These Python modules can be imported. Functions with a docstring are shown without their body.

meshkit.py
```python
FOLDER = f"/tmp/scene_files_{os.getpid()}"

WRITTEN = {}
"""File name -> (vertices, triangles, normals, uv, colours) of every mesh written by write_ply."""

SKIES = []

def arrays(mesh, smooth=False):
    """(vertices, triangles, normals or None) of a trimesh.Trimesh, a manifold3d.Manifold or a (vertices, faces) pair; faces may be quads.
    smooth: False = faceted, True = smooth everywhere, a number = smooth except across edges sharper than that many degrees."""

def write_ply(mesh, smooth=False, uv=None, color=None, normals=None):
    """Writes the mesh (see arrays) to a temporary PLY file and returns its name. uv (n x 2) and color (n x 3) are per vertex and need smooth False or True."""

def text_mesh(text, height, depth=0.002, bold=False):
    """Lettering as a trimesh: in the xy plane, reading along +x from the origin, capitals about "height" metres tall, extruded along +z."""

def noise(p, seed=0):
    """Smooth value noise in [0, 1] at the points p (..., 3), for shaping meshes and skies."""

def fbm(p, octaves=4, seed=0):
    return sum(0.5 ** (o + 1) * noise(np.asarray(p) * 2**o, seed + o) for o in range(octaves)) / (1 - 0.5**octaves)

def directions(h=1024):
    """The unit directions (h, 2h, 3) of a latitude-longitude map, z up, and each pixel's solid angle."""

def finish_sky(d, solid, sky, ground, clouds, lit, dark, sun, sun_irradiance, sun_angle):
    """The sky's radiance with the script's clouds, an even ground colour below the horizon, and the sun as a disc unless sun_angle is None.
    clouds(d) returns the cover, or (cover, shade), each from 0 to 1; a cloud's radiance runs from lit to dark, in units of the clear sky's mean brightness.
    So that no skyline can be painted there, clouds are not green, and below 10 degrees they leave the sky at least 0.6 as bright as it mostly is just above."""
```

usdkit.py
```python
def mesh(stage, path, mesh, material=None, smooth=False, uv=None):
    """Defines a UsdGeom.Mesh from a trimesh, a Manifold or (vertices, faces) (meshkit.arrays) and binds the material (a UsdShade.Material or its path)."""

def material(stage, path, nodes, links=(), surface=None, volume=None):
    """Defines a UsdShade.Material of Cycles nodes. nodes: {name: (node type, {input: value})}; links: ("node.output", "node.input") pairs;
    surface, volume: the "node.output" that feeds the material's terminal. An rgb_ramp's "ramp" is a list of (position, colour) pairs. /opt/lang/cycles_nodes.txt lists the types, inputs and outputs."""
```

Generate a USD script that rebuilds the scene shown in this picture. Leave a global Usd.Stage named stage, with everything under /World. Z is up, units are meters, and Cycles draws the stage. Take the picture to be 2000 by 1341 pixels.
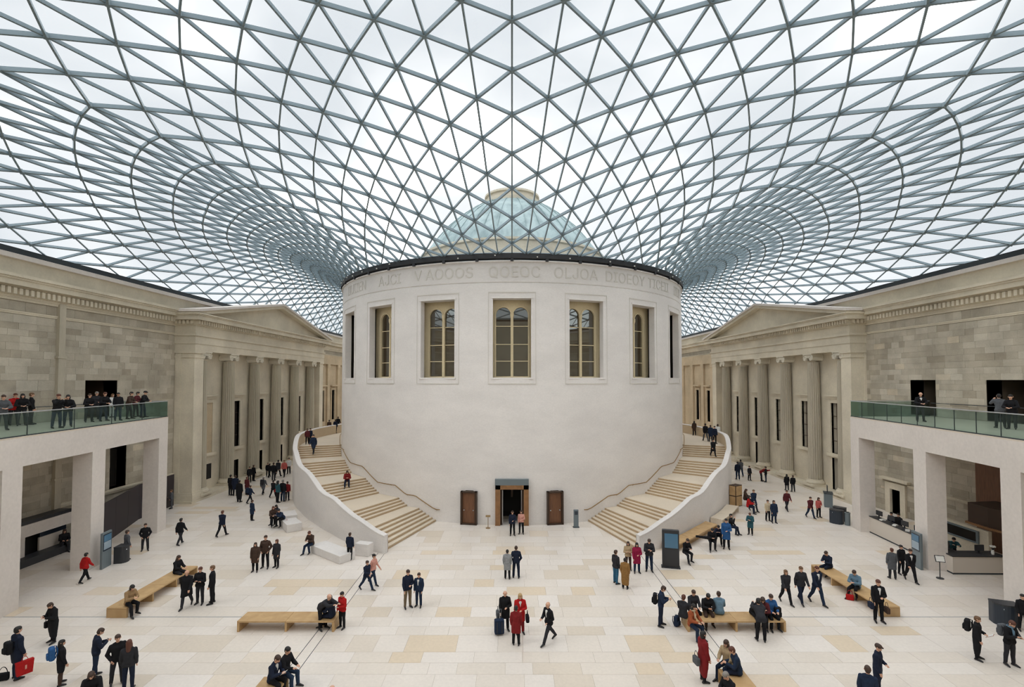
import math, random
import numpy as np, trimesh, manifold3d as m3
from manifold3d import Manifold, OpType
from shapely.geometry import Polygon, Point, box as sbox
from shapely.ops import unary_union
import usdkit, meshkit
from pxr import Usd, UsdGeom, UsdLux, UsdShade, Gf, Sdf, Vt

stage = Usd.Stage.CreateInMemory()
UsdGeom.SetStageUpAxis(stage, "Z")
UsdGeom.SetStageMetersPerUnit(stage, 1.0)
UsdGeom.Xform.Define(stage, "/World")

# ---------------------------------------------------------------- camera, sky, exposure
EYE, PITCH, FOC, PPX, PPY = 10.6, 1.8, 944.0, 1000.0, 712.3     # pixels of the 2000 x 1341 frame
cam = UsdGeom.Camera.Define(stage, "/World/camera")
cam.CreateHorizontalApertureAttr(36.0)
cam.CreateVerticalApertureAttr(36.0 * 1341 / 2000)
cam.CreateFocalLengthAttr(36.0 * FOC / 2000)
cam.CreateVerticalApertureOffsetAttr((PPY - 670.5) * 36.0 / 2000)
cam.CreateClippingRangeAttr(Gf.Vec2f(0.1, 2000))
cam.CreateExposureAttr(-0.22)
cx = UsdGeom.Xformable(cam)
cx.AddTranslateOp().Set(Gf.Vec3d(0, 0, EYE))
cx.AddRotateXOp().Set(90.0 + PITCH)

dome = UsdLux.DomeLight.Define(stage, "/World/sky_light")
dome.CreateIntensityAttr(1.0)
SKY_NODES = {"tc": ("texture_coordinate", {}), "map": ("mapping", {"scale": (1.0, 1.0, 1.6)}), "n": ("noise_texture", {"scale": 2.2, "detail": 4.0, "roughness": 0.45, "distortion": 0.3}),
             "r": ("rgb_ramp", {"ramp": [(0.28, (0.88, 0.925, 0.98)), (0.42, (0.97, 1.01, 1.06)), (0.54, (1.2, 1.22, 1.25)), (0.78, (6.2, 6.2, 6.2))]}), "b": ("background_shader", {"strength": 1.0})}
sky_mat = usdkit.material(stage, "/World/Looks/overcast_sky", SKY_NODES, [("tc.generated", "map.vector"), ("map.vector", "n.vector"), ("n.fac", "r.fac"), ("r.color", "b.color")], surface="b.background")
UsdShade.MaterialBindingAPI.Apply(dome.GetPrim()).Bind(sky_mat)

def project(P):
    P = np.atleast_2d(P); c, s = math.cos(math.radians(PITCH)), math.sin(math.radians(PITCH))
    z = P[:, 2] - EYE; dep = P[:, 1] * c + z * s; up = z * c - P[:, 1] * s
    dep = np.where(dep < 0.3, np.nan, dep)
    return np.stack([PPX + FOC * P[:, 0] / dep, PPY - FOC * up / dep], 1)

# ---------------------------------------------------------------- materials
MATS = {}
def L(r, g, b):                                   # sRGB 0-255 to linear
    f = lambda c: (c / 255 / 12.92) if c <= 10.3 else ((c / 255 + 0.055) / 1.055) ** 2.4
    return (f(r), f(g), f(b))
def mul(c, k): return tuple(min(1.0, x * k) for x in c)
def plain(name, col, rough=0.6, metal=0.0, spec=0.5):
    MATS[name] = usdkit.material(stage, f"/World/Looks/{name}", {"p": ("principled_bsdf", {"base_color": col, "roughness": rough, "metallic": metal, "specular_ior_level": spec})}, [], surface="p.BSDF")
def stone(name, dark, light, scale=1.2, rough=0.75, bump=0.15, stain=0.25, tone=True, spec=0.3, tint=None, stretch=(1, 1, 1)):
    """Stone whose tone comes from the mesh's 'tone' primvar, with noise stains and grain."""
    n = {"geo": ("geometry", {}), "map": ("mapping", {"scale": stretch}),
         "big": ("noise_texture", {"scale": scale * 0.35, "detail": 5.0, "roughness": 0.6}),
         "fine": ("noise_texture", {"scale": scale * 9.0, "detail": 3.0, "roughness": 0.6}),
         "rs": ("rgb_ramp", {"ramp": [(0.35, mul((1, 1, 1), 1 - stain)), (0.65, (1, 1, 1))]}),
         "rf": ("rgb_ramp", {"ramp": [(0.25, (0.90, 0.90, 0.90)), (0.75, (1, 1, 1))]}),
         "m1": ("mix_color", {"blend_type": "multiply", "fac": 1.0}), "m2": ("mix_color", {"blend_type": "multiply", "fac": 1.0}),
         "bump": ("bump", {"strength": bump, "distance": 0.02}),
         "p": ("principled_bsdf", {"roughness": rough, "specular_ior_level": spec})}
    l = [("geo.position", "map.vector"), ("map.vector", "big.vector"), ("map.vector", "fine.vector"), ("big.fac", "rs.fac"), ("fine.fac", "rf.fac"),
         ("rs.color", "m1.b"), ("m1.result", "m2.a"), ("rf.color", "m2.b"), ("m2.result", "p.base_color"), ("fine.fac", "bump.height"), ("bump.normal", "p.normal")]
    if tone:
        n["at"] = ("attribute", {"attribute": "tone"})
        n["rt"] = ("rgb_ramp", {"ramp": [(0, dark), (0.5, tuple((a + b) / 2 for a, b in zip(dark, light))), (0.92, light), (1.0, tint or light)]})
        l += [("at.fac", "rt.fac"), ("rt.color", "m1.a")]
    else:
        n["m1"] = ("mix_color", {"blend_type": "multiply", "fac": 1.0, "a": light})
    MATS[name] = usdkit.material(stage, f"/World/Looks/{name}", n, l, surface="p.BSDF")
def pane_glass(name, tint, f0=0.02, f1=0.55, rough=0.02, gcol=(0.9, 0.95, 0.95)):
    MATS[name] = usdkit.material(stage, f"/World/Looks/{name}", {
        "t": ("transparent_bsdf", {"color": tint}), "g": ("glossy_bsdf", {"color": gcol, "roughness": rough}),
        "f": ("layer_weight", {"blend": 0.5}), "r": ("rgb_ramp", {"ramp": [(0.0, (f0,) * 3), (0.55, (f0 * 1.6,) * 3), (0.75, (f0 * 3 + 0.02,) * 3), (0.88, (f1 * 0.3,) * 3), (1.0, (f1,) * 3)]}), "m": ("mix_closure", {})},
        [("f.facing", "r.fac"), ("t.BSDF", "m.closure1"), ("g.BSDF", "m.closure2"), ("r.color", "m.fac")], surface="m.closure")
def wood(name, c1, c2, scale=3.0, rough=0.45, stretch=(1, 1, 1)):
    MATS[name] = usdkit.material(stage, f"/World/Looks/{name}", {
        "tc": ("texture_coordinate", {}), "map": ("mapping", {"scale": stretch}), "n": ("noise_texture", {"scale": scale, "detail": 4.0, "distortion": 0.6}),
        "r": ("rgb_ramp", {"ramp": [(0.3, c1), (0.7, c2)]}), "p": ("principled_bsdf", {"roughness": rough})},
        [("tc.object", "map.vector"), ("map.vector", "n.vector"), ("n.fac", "r.fac"), ("r.color", "p.base_color")], surface="p.BSDF")
def cloth(name, col, var=0.12):
    MATS[name] = usdkit.material(stage, f"/World/Looks/{name}", {
        "geo": ("geometry", {}), "n": ("noise_texture", {"scale": 14.0, "detail": 3.0}),
        "r": ("rgb_ramp", {"ramp": [(0.3, mul(col, 1 - var)), (0.7, mul(col, 1 + var))]}), "p": ("principled_bsdf", {"roughness": 0.85, "specular_ior_level": 0.2})},
        [("geo.position", "n.vector"), ("n.fac", "r.fac"), ("r.color", "p.base_color")], surface="p.BSDF")

stone("ashlar", L(176, 165, 146), L(214, 205, 187), scale=1.5, stain=0.28, tint=L(214, 200, 176))
stone("ashlar_joint", L(150, 142, 128), L(172, 163, 146), tone=False)
stone("old_stone", L(168, 158, 140), L(226, 215, 193), scale=0.9, stain=0.22, tone=False)
stone("old_stone_warm", L(180, 160, 130), L(206, 186, 156), scale=0.9, stain=0.25, tone=False)
stone("column_stone", L(168, 158, 140), L(200, 190, 170), scale=1.6, stain=0.22, tone=False, stretch=(1, 1, 0.25))
stone("slab_stone", L(216, 202, 184), L(233, 224, 215), scale=0.9, rough=0.34, bump=0.02, stain=0.06, spec=0.5, tint=L(222, 204, 180))
stone("slab_joint", L(196, 182, 162), L(196, 182, 162), tone=False)
stone("white_stone", L(230, 226, 218), L(231, 225, 220), scale=0.8, rough=0.7, bump=0.05, stain=0.10, tone=False, stretch=(1, 1, 2.2))
stone("terrace_stone", L(226, 217, 205), L(225, 216, 208), scale=0.7, rough=0.7, bump=0.05, stain=0.10, tone=False)
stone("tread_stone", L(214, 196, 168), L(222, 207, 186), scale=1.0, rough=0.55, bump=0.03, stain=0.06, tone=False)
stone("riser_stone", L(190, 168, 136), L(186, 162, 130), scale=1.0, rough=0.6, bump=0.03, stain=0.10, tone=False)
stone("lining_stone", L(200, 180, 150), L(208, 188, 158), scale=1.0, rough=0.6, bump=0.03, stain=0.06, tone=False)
stone("inscription_stone", L(196, 192, 184), L(215, 209, 200), tone=False, stain=0.05)
stone("dome_stone", L(150, 146, 132), L(190, 182, 164), scale=1.0, tone=False)
stone("cream_stone", L(226, 208, 170), L(228, 211, 174), scale=1.0, bump=0.04, stain=0.10, tone=False)
plain("steel", L(118, 134, 142), 0.4, 0.0, 0.5)
plain("steel_dark", L(44, 50, 54), 0.5)
stone("capital_stone", L(226, 217, 205), L(228, 220, 202), tone=False, stain=0.15)
plain("rim_black", L(40, 40, 42), 0.5)
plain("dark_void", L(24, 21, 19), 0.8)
plain("dark_brown", L(64, 46, 34), 0.7)
plain("passage_stone", L(84, 72, 58), 0.8)
plain("bronze_dark", L(58, 42, 30), 0.45, 0.3)
wood("bronze", L(122, 86, 52), L(146, 104, 66), 2.0, 0.4)
wood("door_wood", L(96, 62, 40), L(118, 78, 50), 3.0, 0.5, (6, 6, 0.6))
wood("bench_wood", L(172, 138, 94), L(194, 160, 114), 2.0, 0.5, (1, 1, 1))
plain("brass", L(150, 122, 84), 0.35, 0.6)
plain("chrome", L(190, 192, 194), 0.25, 0.8)
plain("window_dark", L(36, 33, 30), 0.25, 0.0, 0.25)
MATS["drum_glass"] = usdkit.material(stage, "/World/Looks/drum_glass", {"d": ("diffuse_bsdf", {"color": L(62, 52, 40)}), "g": ("glossy_bsdf", {"color": (0.85, 0.95, 0.95), "roughness": 0.015}), "m": ("mix_closure", {"fac": 0.14})},
    [("d.BSDF", "m.closure1"), ("g.BSDF", "m.closure2")], surface="m.closure")
plain("lamp_white", L(220, 220, 214), 0.3)
plain("charcoal", L(42, 43, 46), 0.5)
plain("slate_grey", L(104, 114, 118), 0.45)
plain("screen_blue", L(74, 112, 138), 0.15)
plain("screen_pale", L(150, 166, 178), 0.2)
plain("screen_dark", L(38, 46, 56), 0.15)
plain("panel_plum", L(44, 36, 40), 0.6)
plain("desk_white", L(206, 196, 184), 0.5)
plain("paper", L(228, 226, 220), 0.6)
plain("bin_navy", L(34, 42, 52), 0.5)
plain("ink_white", L(225, 228, 230), 0.5)
MATS["copper"] = usdkit.material(stage, "/World/Looks/copper", {
    "geo": ("geometry", {}), "map": ("mapping", {"scale": (1.0, 1.0, 0.12)}), "n": ("noise_texture", {"scale": 0.9, "detail": 4.0, "roughness": 0.6}),
    "r": ("rgb_ramp", {"ramp": [(0.3, L(104, 124, 127)), (0.55, L(140, 158, 160)), (0.75, L(150, 166, 167))]}), "p": ("principled_bsdf", {"roughness": 0.6})},
    [("geo.position", "map.vector"), ("map.vector", "n.vector"), ("n.fac", "r.fac"), ("r.color", "p.base_color")], surface="p.BSDF")
pane_glass("roof_glass", (0.98, 0.99, 0.99), 0.008, 0.30)
pane_glass("rail_glass", (0.66, 0.755, 0.735), 0.04, 0.4, gcol=(0.6, 0.75, 0.7))
CL = dict(blk=(24, 24, 27), nvy=(28, 35, 52), gry=(84, 86, 90), chr=(44, 44, 48), brn=(68, 52, 44), tan=(150, 122, 88), red=(170, 30, 30), drd=(120, 32, 34), mar=(84, 36, 40),
          tea=(46, 84, 92), blu=(44, 84, 132), lbl=(98, 124, 142), wht=(214, 212, 208), crm=(196, 178, 150), pnk=(206, 150, 136), mag=(140, 30, 64), khk=(112, 98, 78), jea=(42, 58, 80), lje=(52, 96, 124),
          slv=(140, 142, 144), rus=(150, 80, 50), bei=(170, 148, 116), ocr=(140, 104, 60), ind=(32, 44, 64), cor=(190, 96, 90))
for k, v in CL.items(): cloth("cloth_" + k, L(*v))
for k, v in dict(fair=(206, 160, 134), tan=(176, 128, 100), dark=(104, 70, 52)).items(): plain("skin_" + k, L(*v), 0.55)
for k, v in dict(blk=(24, 20, 18), brn=(58, 40, 30), lbr=(104, 76, 52), gry=(128, 122, 116), bld=(172, 142, 98), rdb=(86, 48, 34)).items(): plain("hair_" + k, L(*v), 0.6)
plain("shoe_black", L(20, 20, 22), 0.4)
plain("shoe_brown", L(60, 44, 34), 0.5)
plain("eye_dark", L(24, 20, 18), 0.2)
plain("lip", L(172, 112, 98), 0.5)

# ---------------------------------------------------------------- mesh helpers
class MB:
    def __init__(self): self.v, self.f, self.t, self.n = [], [], [], 0
    def add(self, v, f, tone=0.5):
        v = np.asarray(v, float); f = np.asarray(f, int)
        if f.shape[1] == 4: f = np.vstack([f[:, [0, 1, 2]], f[:, [0, 2, 3]]])
        self.v.append(v); self.f.append(f + self.n); self.t.append(np.full(len(v), tone)); self.n += len(v); return self
    def mesh(self, m, tone=0.5): return self.add(np.array(m.vertices), np.array(m.faces), tone)
    def man(self, m, tone=0.5):
        k = m.to_mesh(); return self.add(k.vert_properties[:, :3], k.tri_verts, tone)
    def box(self, x0, x1, y0, y1, z0, z1, tone=0.5):
        v = np.array([[x, y, z] for x in (x0, x1) for y in (y0, y1) for z in (z0, z1)], float)
        return self.add(v, BOXF, tone)
    def obox(self, c, size, rz=0.0, tone=0.5):          # c = centre of the base, rz in degrees
        sx, sy, sz = size; v = np.array([[x, y, z] for x in (-sx / 2, sx / 2) for y in (-sy / 2, sy / 2) for z in (0, sz)], float)
        return self.add(rotz(v, rz) + np.asarray(c, float), BOXF, tone)
    def arr(self): return np.vstack(self.v), np.vstack(self.f), np.concatenate(self.t)
    def tris(self): return sum(len(x) for x in self.f)
BOXF = np.array([[0, 1, 3], [0, 3, 2], [4, 6, 7], [4, 7, 5], [0, 4, 5], [0, 5, 1], [2, 3, 7], [2, 7, 6], [0, 2, 6], [0, 6, 4], [1, 5, 7], [1, 7, 3]])
def rotz(v, deg):
    a = math.radians(deg); c, s = math.cos(a), math.sin(a); v = np.asarray(v, float)
    return np.stack([v[:, 0] * c - v[:, 1] * s, v[:, 0] * s + v[:, 1] * c, v[:, 2]], 1)
USED = {}
def path_for(parent, name):
    base = parent + "/" + name; k = USED.get(base, -1) + 1; USED[base] = k
    return base if k == 0 else f"{base}_{k:03d}"
def meta(prim, label=None, cat=None, group=None, kind=None):
    for k, v in (("label", label), ("category", cat), ("group", group), ("kind", kind)):
        if v: prim.SetCustomDataByKey(k, v)
def emit(parent, name, mesh, mat, smooth=False, **kw):
    """Defines one Mesh under parent (a path) and returns its path. mesh: MB, trimesh, Manifold or (v, f)."""
    tone = None
    if isinstance(mesh, MB): v, f, tone = mesh.arr(); mesh = (v, f)
    p = path_for(parent, name)
    g = usdkit.mesh(stage, p, mesh, MATS[mat], smooth)
    g.CreateDoubleSidedAttr(True)
    if tone is not None and smooth is False:
        if np.ptp(tone) == 0: UsdGeom.PrimvarsAPI(g).CreatePrimvar("tone", Sdf.ValueTypeNames.FloatArray, "vertex").Set(Vt.FloatArray.FromNumpy(tone.astype(np.float32)))
        else: UsdGeom.PrimvarsAPI(g).CreatePrimvar("tone", Sdf.ValueTypeNames.FloatArray, "vertex").Set(Vt.FloatArray.FromNumpy(tone.astype(np.float32)))
    meta(g.GetPrim(), **kw)
    return p
def thing(name, label=None, cat=None, loc=(0, 0, 0), rz=0.0, **kw):
    p = path_for("/World", name); x = UsdGeom.Xform.Define(stage, p)
    if any(loc): x.AddTranslateOp().Set(Gf.Vec3d(*map(float, loc)))
    if rz: x.AddRotateZOp().Set(float(rz))
    meta(x.GetPrim(), label, cat, **kw); return p
W = "/World"
def tube(points, r, n=8, cap=True):
    p = np.asarray(points, float); t = np.gradient(p, axis=0); t /= np.linalg.norm(t, axis=1, keepdims=True) + 1e-12
    a = np.cross(t, np.where(np.abs(t[:, 2:]) < 0.9, [0, 0, 1.0], [1.0, 0, 0])); a /= np.linalg.norm(a, axis=1, keepdims=True) + 1e-12
    b = np.cross(t, a); ang = np.arange(n) * 2 * np.pi / n; r = np.broadcast_to(r, (len(p),))
    v = (p[:, None] + r[:, None, None] * (np.cos(ang)[None, :, None] * a[:, None] + np.sin(ang)[None, :, None] * b[:, None])).reshape(-1, 3)
    f = [[i * n + j, i * n + (j + 1) % n, (i + 1) * n + (j + 1) % n, (i + 1) * n + j] for i in range(len(p) - 1) for j in range(n)]
    f = np.array(f); f = np.vstack([f[:, [0, 1, 2]], f[:, [0, 2, 3]]])
    if cap:
        k = (len(p) - 1) * n
        f = np.vstack([f, [[0, j + 1, j] for j in range(1, n - 1)], [[k, k + j, k + j + 1] for j in range(1, n - 1)]])
    return v, f
def lathe(profile, n=32, a0=0.0, a1=360.0):
    """profile: [(r, z)], revolved about z."""
    pr = np.array(profile, float); full = abs(a1 - a0) >= 360; m = n if full else n + 1
    ang = np.radians(a0 + (a1 - a0) * np.arange(m) / n)
    v = np.stack([pr[None, :, 0] * np.cos(ang)[:, None], pr[None, :, 0] * np.sin(ang)[:, None], np.broadcast_to(pr[:, 1], (m, len(pr)))], -1).reshape(-1, 3); k = len(pr)
    f = [[i * k + j, ((i + 1) % m) * k + j, ((i + 1) % m) * k + j + 1, i * k + j + 1] for i in range(n) for j in range(k - 1)]
    f = np.array(f); return v, np.vstack([f[:, [0, 1, 2]], f[:, [0, 2, 3]]])
def rbox(size, r=0.02, n=8):                            # rounded box, base centred at the origin
    sx, sy, sz = (s / 2 - r for s in size); sp = Manifold.sphere(r, n)
    return Manifold.batch_hull([sp.translate((x, y, z + sz + r)) for x in (-sx, sx) for y in (-sy, sy) for z in (-sz, sz)])
def extr(poly, depth):                                   # shapely polygon in xy, extruded along +z
    return trimesh.creation.extrude_polygon(poly, depth, engine="earcut")
def sort_parts(items, cap=300):
    """items: (corner points for the size in the picture, MB). The largest in view first; returns (parts, rest)."""
    def size(P):
        q = project(P)
        if np.isnan(q).any(): return 0.0
        q0, q1 = q.min(0), q.max(0)
        c0, c1 = np.clip(q0, (0, 0), (2000, 1341)), np.clip(q1, (0, 0), (2000, 1341))
        return float(np.prod(np.maximum(c1 - c0, 0))) + 1e-6 * float(np.prod(q1 - q0))
    o = sorted(range(len(items)), key=lambda i: -size(items[i][0]))
    return [items[i][1] for i in o[:cap]], [items[i][1] for i in o[cap:]]
def join(mbs):
    r = MB()
    for m in mbs:
        v, f, t = m.arr(); r.v.append(v); r.f.append(f + r.n); r.t.append(t); r.n += len(v)
    return r

# ---------------------------------------------------------------- plan of the court
D, R = 53.5, 17.75                      # rotunda centre (0, D) and radius
XL, XR = -29.3, 30.4                    # court walls
rng = random.Random(7)
def pol(r, deg, z=0.0):                  # angle from the front of the rotunda, positive to the right
    a = math.radians(deg); return np.array([r * math.sin(a), D - r * math.cos(a), z])

# ---------------------------------------------------------------- floor: limestone slabs
fl = MB().box(-31, 32.5, -2, 92, -0.30, -0.012)
floor = emit(W, "floor", fl, "slab_joint", label="pale limestone paved floor of the whole court", kind="structure")
slabs = []
y = 9.0
lines = [-24.2, -8.22, -7.80, 7.80, 8.22, 24.0]
while y < 86:
    dy = rng.choice([0.72, 0.72, 0.95, 1.25])
    for a, b in ((22.0, 22.4),):
        if y < a < y + dy: dy = a - y
    x = -30.2 + rng.random() * 0.8
    while x < 31.5:
        dx = rng.uniform(0.95, 2.1)
        for ln in lines:
            if x < ln - 0.02 < x + dx: dx = ln - x
            elif abs(x + dx - ln) < 0.25 and x < ln: dx = ln - x
        cx_, cy_ = x + dx / 2, y + dy / 2
        if math.hypot(cx_, cy_ - D) > R - 1.5 and dx > 0.1:
            t = rng.random(); t = 0.45 + 0.45 * t if t > 0.14 else (rng.uniform(0.0, 0.35) if t > 0.05 else 1.0)
            if -24.2 < x < 24 and rng.random() < 0.1: t = min(1.0, t + 0.1)
            g = 0.0045
            if abs(x - 7.8) < 0.01 or abs(x + 8.22) < 0.01: t = 0.7
            dz = rng.uniform(-0.001, 0.001)
            m = MB().box(x + g, x + dx - g, y + g, y + dy - g, -0.03, dz, t)
            slabs.append((np.array([[x, y, 0], [x + dx, y, 0], [x + dx, y + dy, 0], [x, y + dy, 0]]), m))
        x += dx
    y += dy
parts, rest = sort_parts(slabs)
for m in parts: emit(floor, "slab", m, "slab_stone")
emit(floor, "distant_slabs", join(rest), "slab_stone", kind="stuff")
for x in (-8.22, -7.80, 7.80, 8.22): emit(floor, "floor_joint", MB().box(x - 0.013, x + 0.013, 9, 30, -0.01, 0.002), "steel_dark", label="thin dark metal joint strip in the paving")
emit(floor, "floor_joint", MB().box(-23.5, -8.3, 21.98, 22.02, -0.01, 0.002), "slate_grey", label="thin dark metal joint strip in the paving")
emit(floor, "floor_joint", MB().box(8.3, 23.5, 21.98, 22.02, -0.01, 0.002), "slate_grey", label="thin dark metal joint strip in the paving")

# ---------------------------------------------------------------- ashlar side walls
def ashlar(side, y0, y1, z0, z1, holes, X, course=(0.38, 0.5), length=(0.55, 1.5), proud=0.018):
    """Stone blocks in courses on the wall plane X; side +1: faces +x (left wall). holes: (y0, y1, z0, z1)."""
    out = []; z = z0
    while z < z1 - 0.05:
        h = rng.uniform(*course)
        cuts = sorted({q for a, b, c, d in holes for q in (c, d) if z + 0.12 < q < z + h + 0.2})
        if cuts: h = cuts[0] - z
        if z1 - (z + h) < 0.2: h = z1 - z
        y = y0 - rng.random() * 0.6
        while y < y1 - 0.02:
            l = rng.uniform(*length); a, b = max(y, y0), min(y + l, y1); y += l
            segs = [(a, b)]
            for ha, hb, hc, hd in holes:
                if hc < z + h - 0.02 and hd > z + 0.02:
                    ns = []
                    for p, q in segs:
                        if hb <= p or ha >= q: ns.append((p, q)); continue
                        if ha - p > 0.04: ns.append((p, ha))
                        if q - hb > 0.04: ns.append((hb, q))
                    segs = ns
            for p, q in segs:
                if q - p < 0.04: continue
                t = min(1, max(0, rng.gauss(0.45, 0.22))); pr = proud + rng.uniform(-0.006, 0.006); g = 0.004
                xs = (X, X + side * pr)
                m = MB().box(min(xs), max(xs), p + g, q - g, z + g, z + h - g, t)
                out.append((np.array([[X, p, z], [X, q, z], [X, q, z + h], [X, p, z + h]]), m))
        z += h
    return out
def holed_slab(side, y0, y1, z0, z1, X, th, holes):
    """Wall core as boxes around rectangular holes."""
    ys = sorted({y0, y1, *[q for h in holes for q in h[:2]]}); zs = sorted({z0, z1, *[q for h in holes for q in h[2:]]}); m = MB()
    for a, b in zip(ys, ys[1:]):
        for c, d in zip(zs, zs[1:]):
            if any(h[0] <= (a + b) / 2 <= h[1] and h[2] <= (c + d) / 2 <= h[3] for h in holes): continue
            x2 = X - side * th; m.box(min(X, x2), max(X, x2), a, b, c, d)
    return m
def bands(side, X, y0, y1, spec, m=None):
    m = m or MB()
    for z0, z1, o in spec:
        xs = (X - side * 0.05, X + side * o); m.box(min(xs), max(xs), y0, y1, z0, z1)
    return m
WALL_BANDS = [(14.52, 14.62, 0.06), (14.62, 14.70, 0.10), (15.30, 15.45, 0.10), (15.45, 15.58, 0.16), (15.58, 16.02, 0.22), (16.02, 16.10, 0.34), (16.10, 16.42, 0.72), (16.42, 16.54, 0.80), (16.54, 16.72, 0.90)]
def dentils(side, X, y0, y1, z0, z1, o0, o1, step=0.34, w=0.2):
    m = MB(); n = int((y1 - y0) / step)
    for k in range(n):
        a = y0 + (k + 0.5) * step - w / 2; xs = (X + side * o0, X + side * o1); m.box(min(xs), max(xs), a, a + w, z0, z1)
    return m
def side_wall(side, X, name, label, holes, pipe=None):
    core = holed_slab(side, -2, 91, 0, 16.7, X, 1.0, holes)
    w = emit(W, name, core, "ashlar_joint", label=label, kind="structure")
    bl = ashlar(side, 6, 42.5, 0.02, 14.5, holes, X)
    parts, rest = sort_parts(bl)
    for m in parts: emit(w, "stone_block", m, "ashlar")
    rest2 = [m for _, m in ashlar(side, 6, 42.5, 14.72, 15.28, [], X)]
    far = [m for _, m in ashlar(side, 69.5, 90.5, 0.02, 14.5, [h for h in holes if h[0] > 69], X, course=(0.5, 0.6), length=(1.2, 2.2))]
    emit(w, "distant_stone_blocks", join(rest + rest2), "ashlar", kind="stuff")
    emit(w, "far_stone_blocks", join(far), "old_stone_warm", kind="stuff")
    emit(w, "cornice", bands(side, X, -2, 42.2, WALL_BANDS, bands(side, X, 70.4, 91, WALL_BANDS)), "old_stone")
    d = dentils(side, X, 6, 42.2, 15.62, 15.98, 0.2, 0.46)
    emit(w, "dentils", d, "old_stone", kind="stuff")
    a = MB(); xs = (X - side * 1.0, X + side * 0.10); a.box(min(xs), max(xs), -2, 91, 16.70, 17.72)
    emit(w, "attic", a, "old_stone")
    xs = (X - side * 1.0, X + side * 0.34); c = MB().box(min(xs), max(xs), -2, 91, 17.72, 18.0); emit(w, "coping", c, "terrace_stone")
    if pipe is not None:
        y, = pipe; xs = (X, X + side * 0.22); m = MB().box(min(xs), max(xs), y - 0.22, y + 0.22, 2.3, 15.5); emit(w, "downpipe", m, "column_stone")
        for z in (4.2, 8.9, 12.0): emit(w, "pipe_bracket", MB().box(min(xs) - 0.02, max(xs) + 0.04, y - 0.3, y + 0.3, z, z + 0.12), "column_stone")
    return w
def recess(parent, side, X, h, depth, mat_back, mat_side, name="doorway_recess"):
    """A niche behind the opening h = (y0, y1, z0, z1)."""
    a, b, c, d = h; xb = X - side * depth; t = 0.1; m = MB(); lo, hi = min(X - side * 0.02, xb), max(X - side * 0.02, xb)
    m.box(lo, hi, a - t, a, c, d); m.box(lo, hi, b, b + t, c, d); m.box(lo, hi, a - t, b + t, d, d + t); m.box(lo, hi, a - t, b + t, c - t, c)
    emit(parent, name, m, mat_side)
    xs = (xb, xb - side * 0.1); emit(parent, name + "_back", MB().box(min(xs), max(xs), a - t, b + t, c - t, d + t), mat_back)
hL = [(33.2, 35.9, 8.0, 10.58), (35.4, 36.9, 2.65, 6.45), (22.5, 30.9, 0.02, 1.5), (74.0, 75.2, 4.2, 9.0), (78.4, 79.6, 4.2, 9.0)]
hR = [(34.7, 36.9, 8.0, 10.6), (28.0, 31.0, 8.0, 10.6), (34.45, 35.25, 2.7, 6.5), (37.95, 38.95, 0.02, 1.95), (74.0, 75.2, 4.2, 9.0), (78.4, 79.6, 4.2, 9.0)]
wl = side_wall(1, XL, "wall_left", "weathered grey ashlar wall on the left with dentil cornice", hL, (31.2,))
wr = side_wall(-1, XR, "wall_right", "weathered grey ashlar wall on the right with two dark doorways", hR)
recess(wl, 1, XL, hL[0], 2.6, "passage_stone", "dark_brown"); emit(wl, "inner_door", MB().box(XL - 2.58, XL - 2.5, 33.6, 34.9, 8.0, 10.0), "dark_void")
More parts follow.
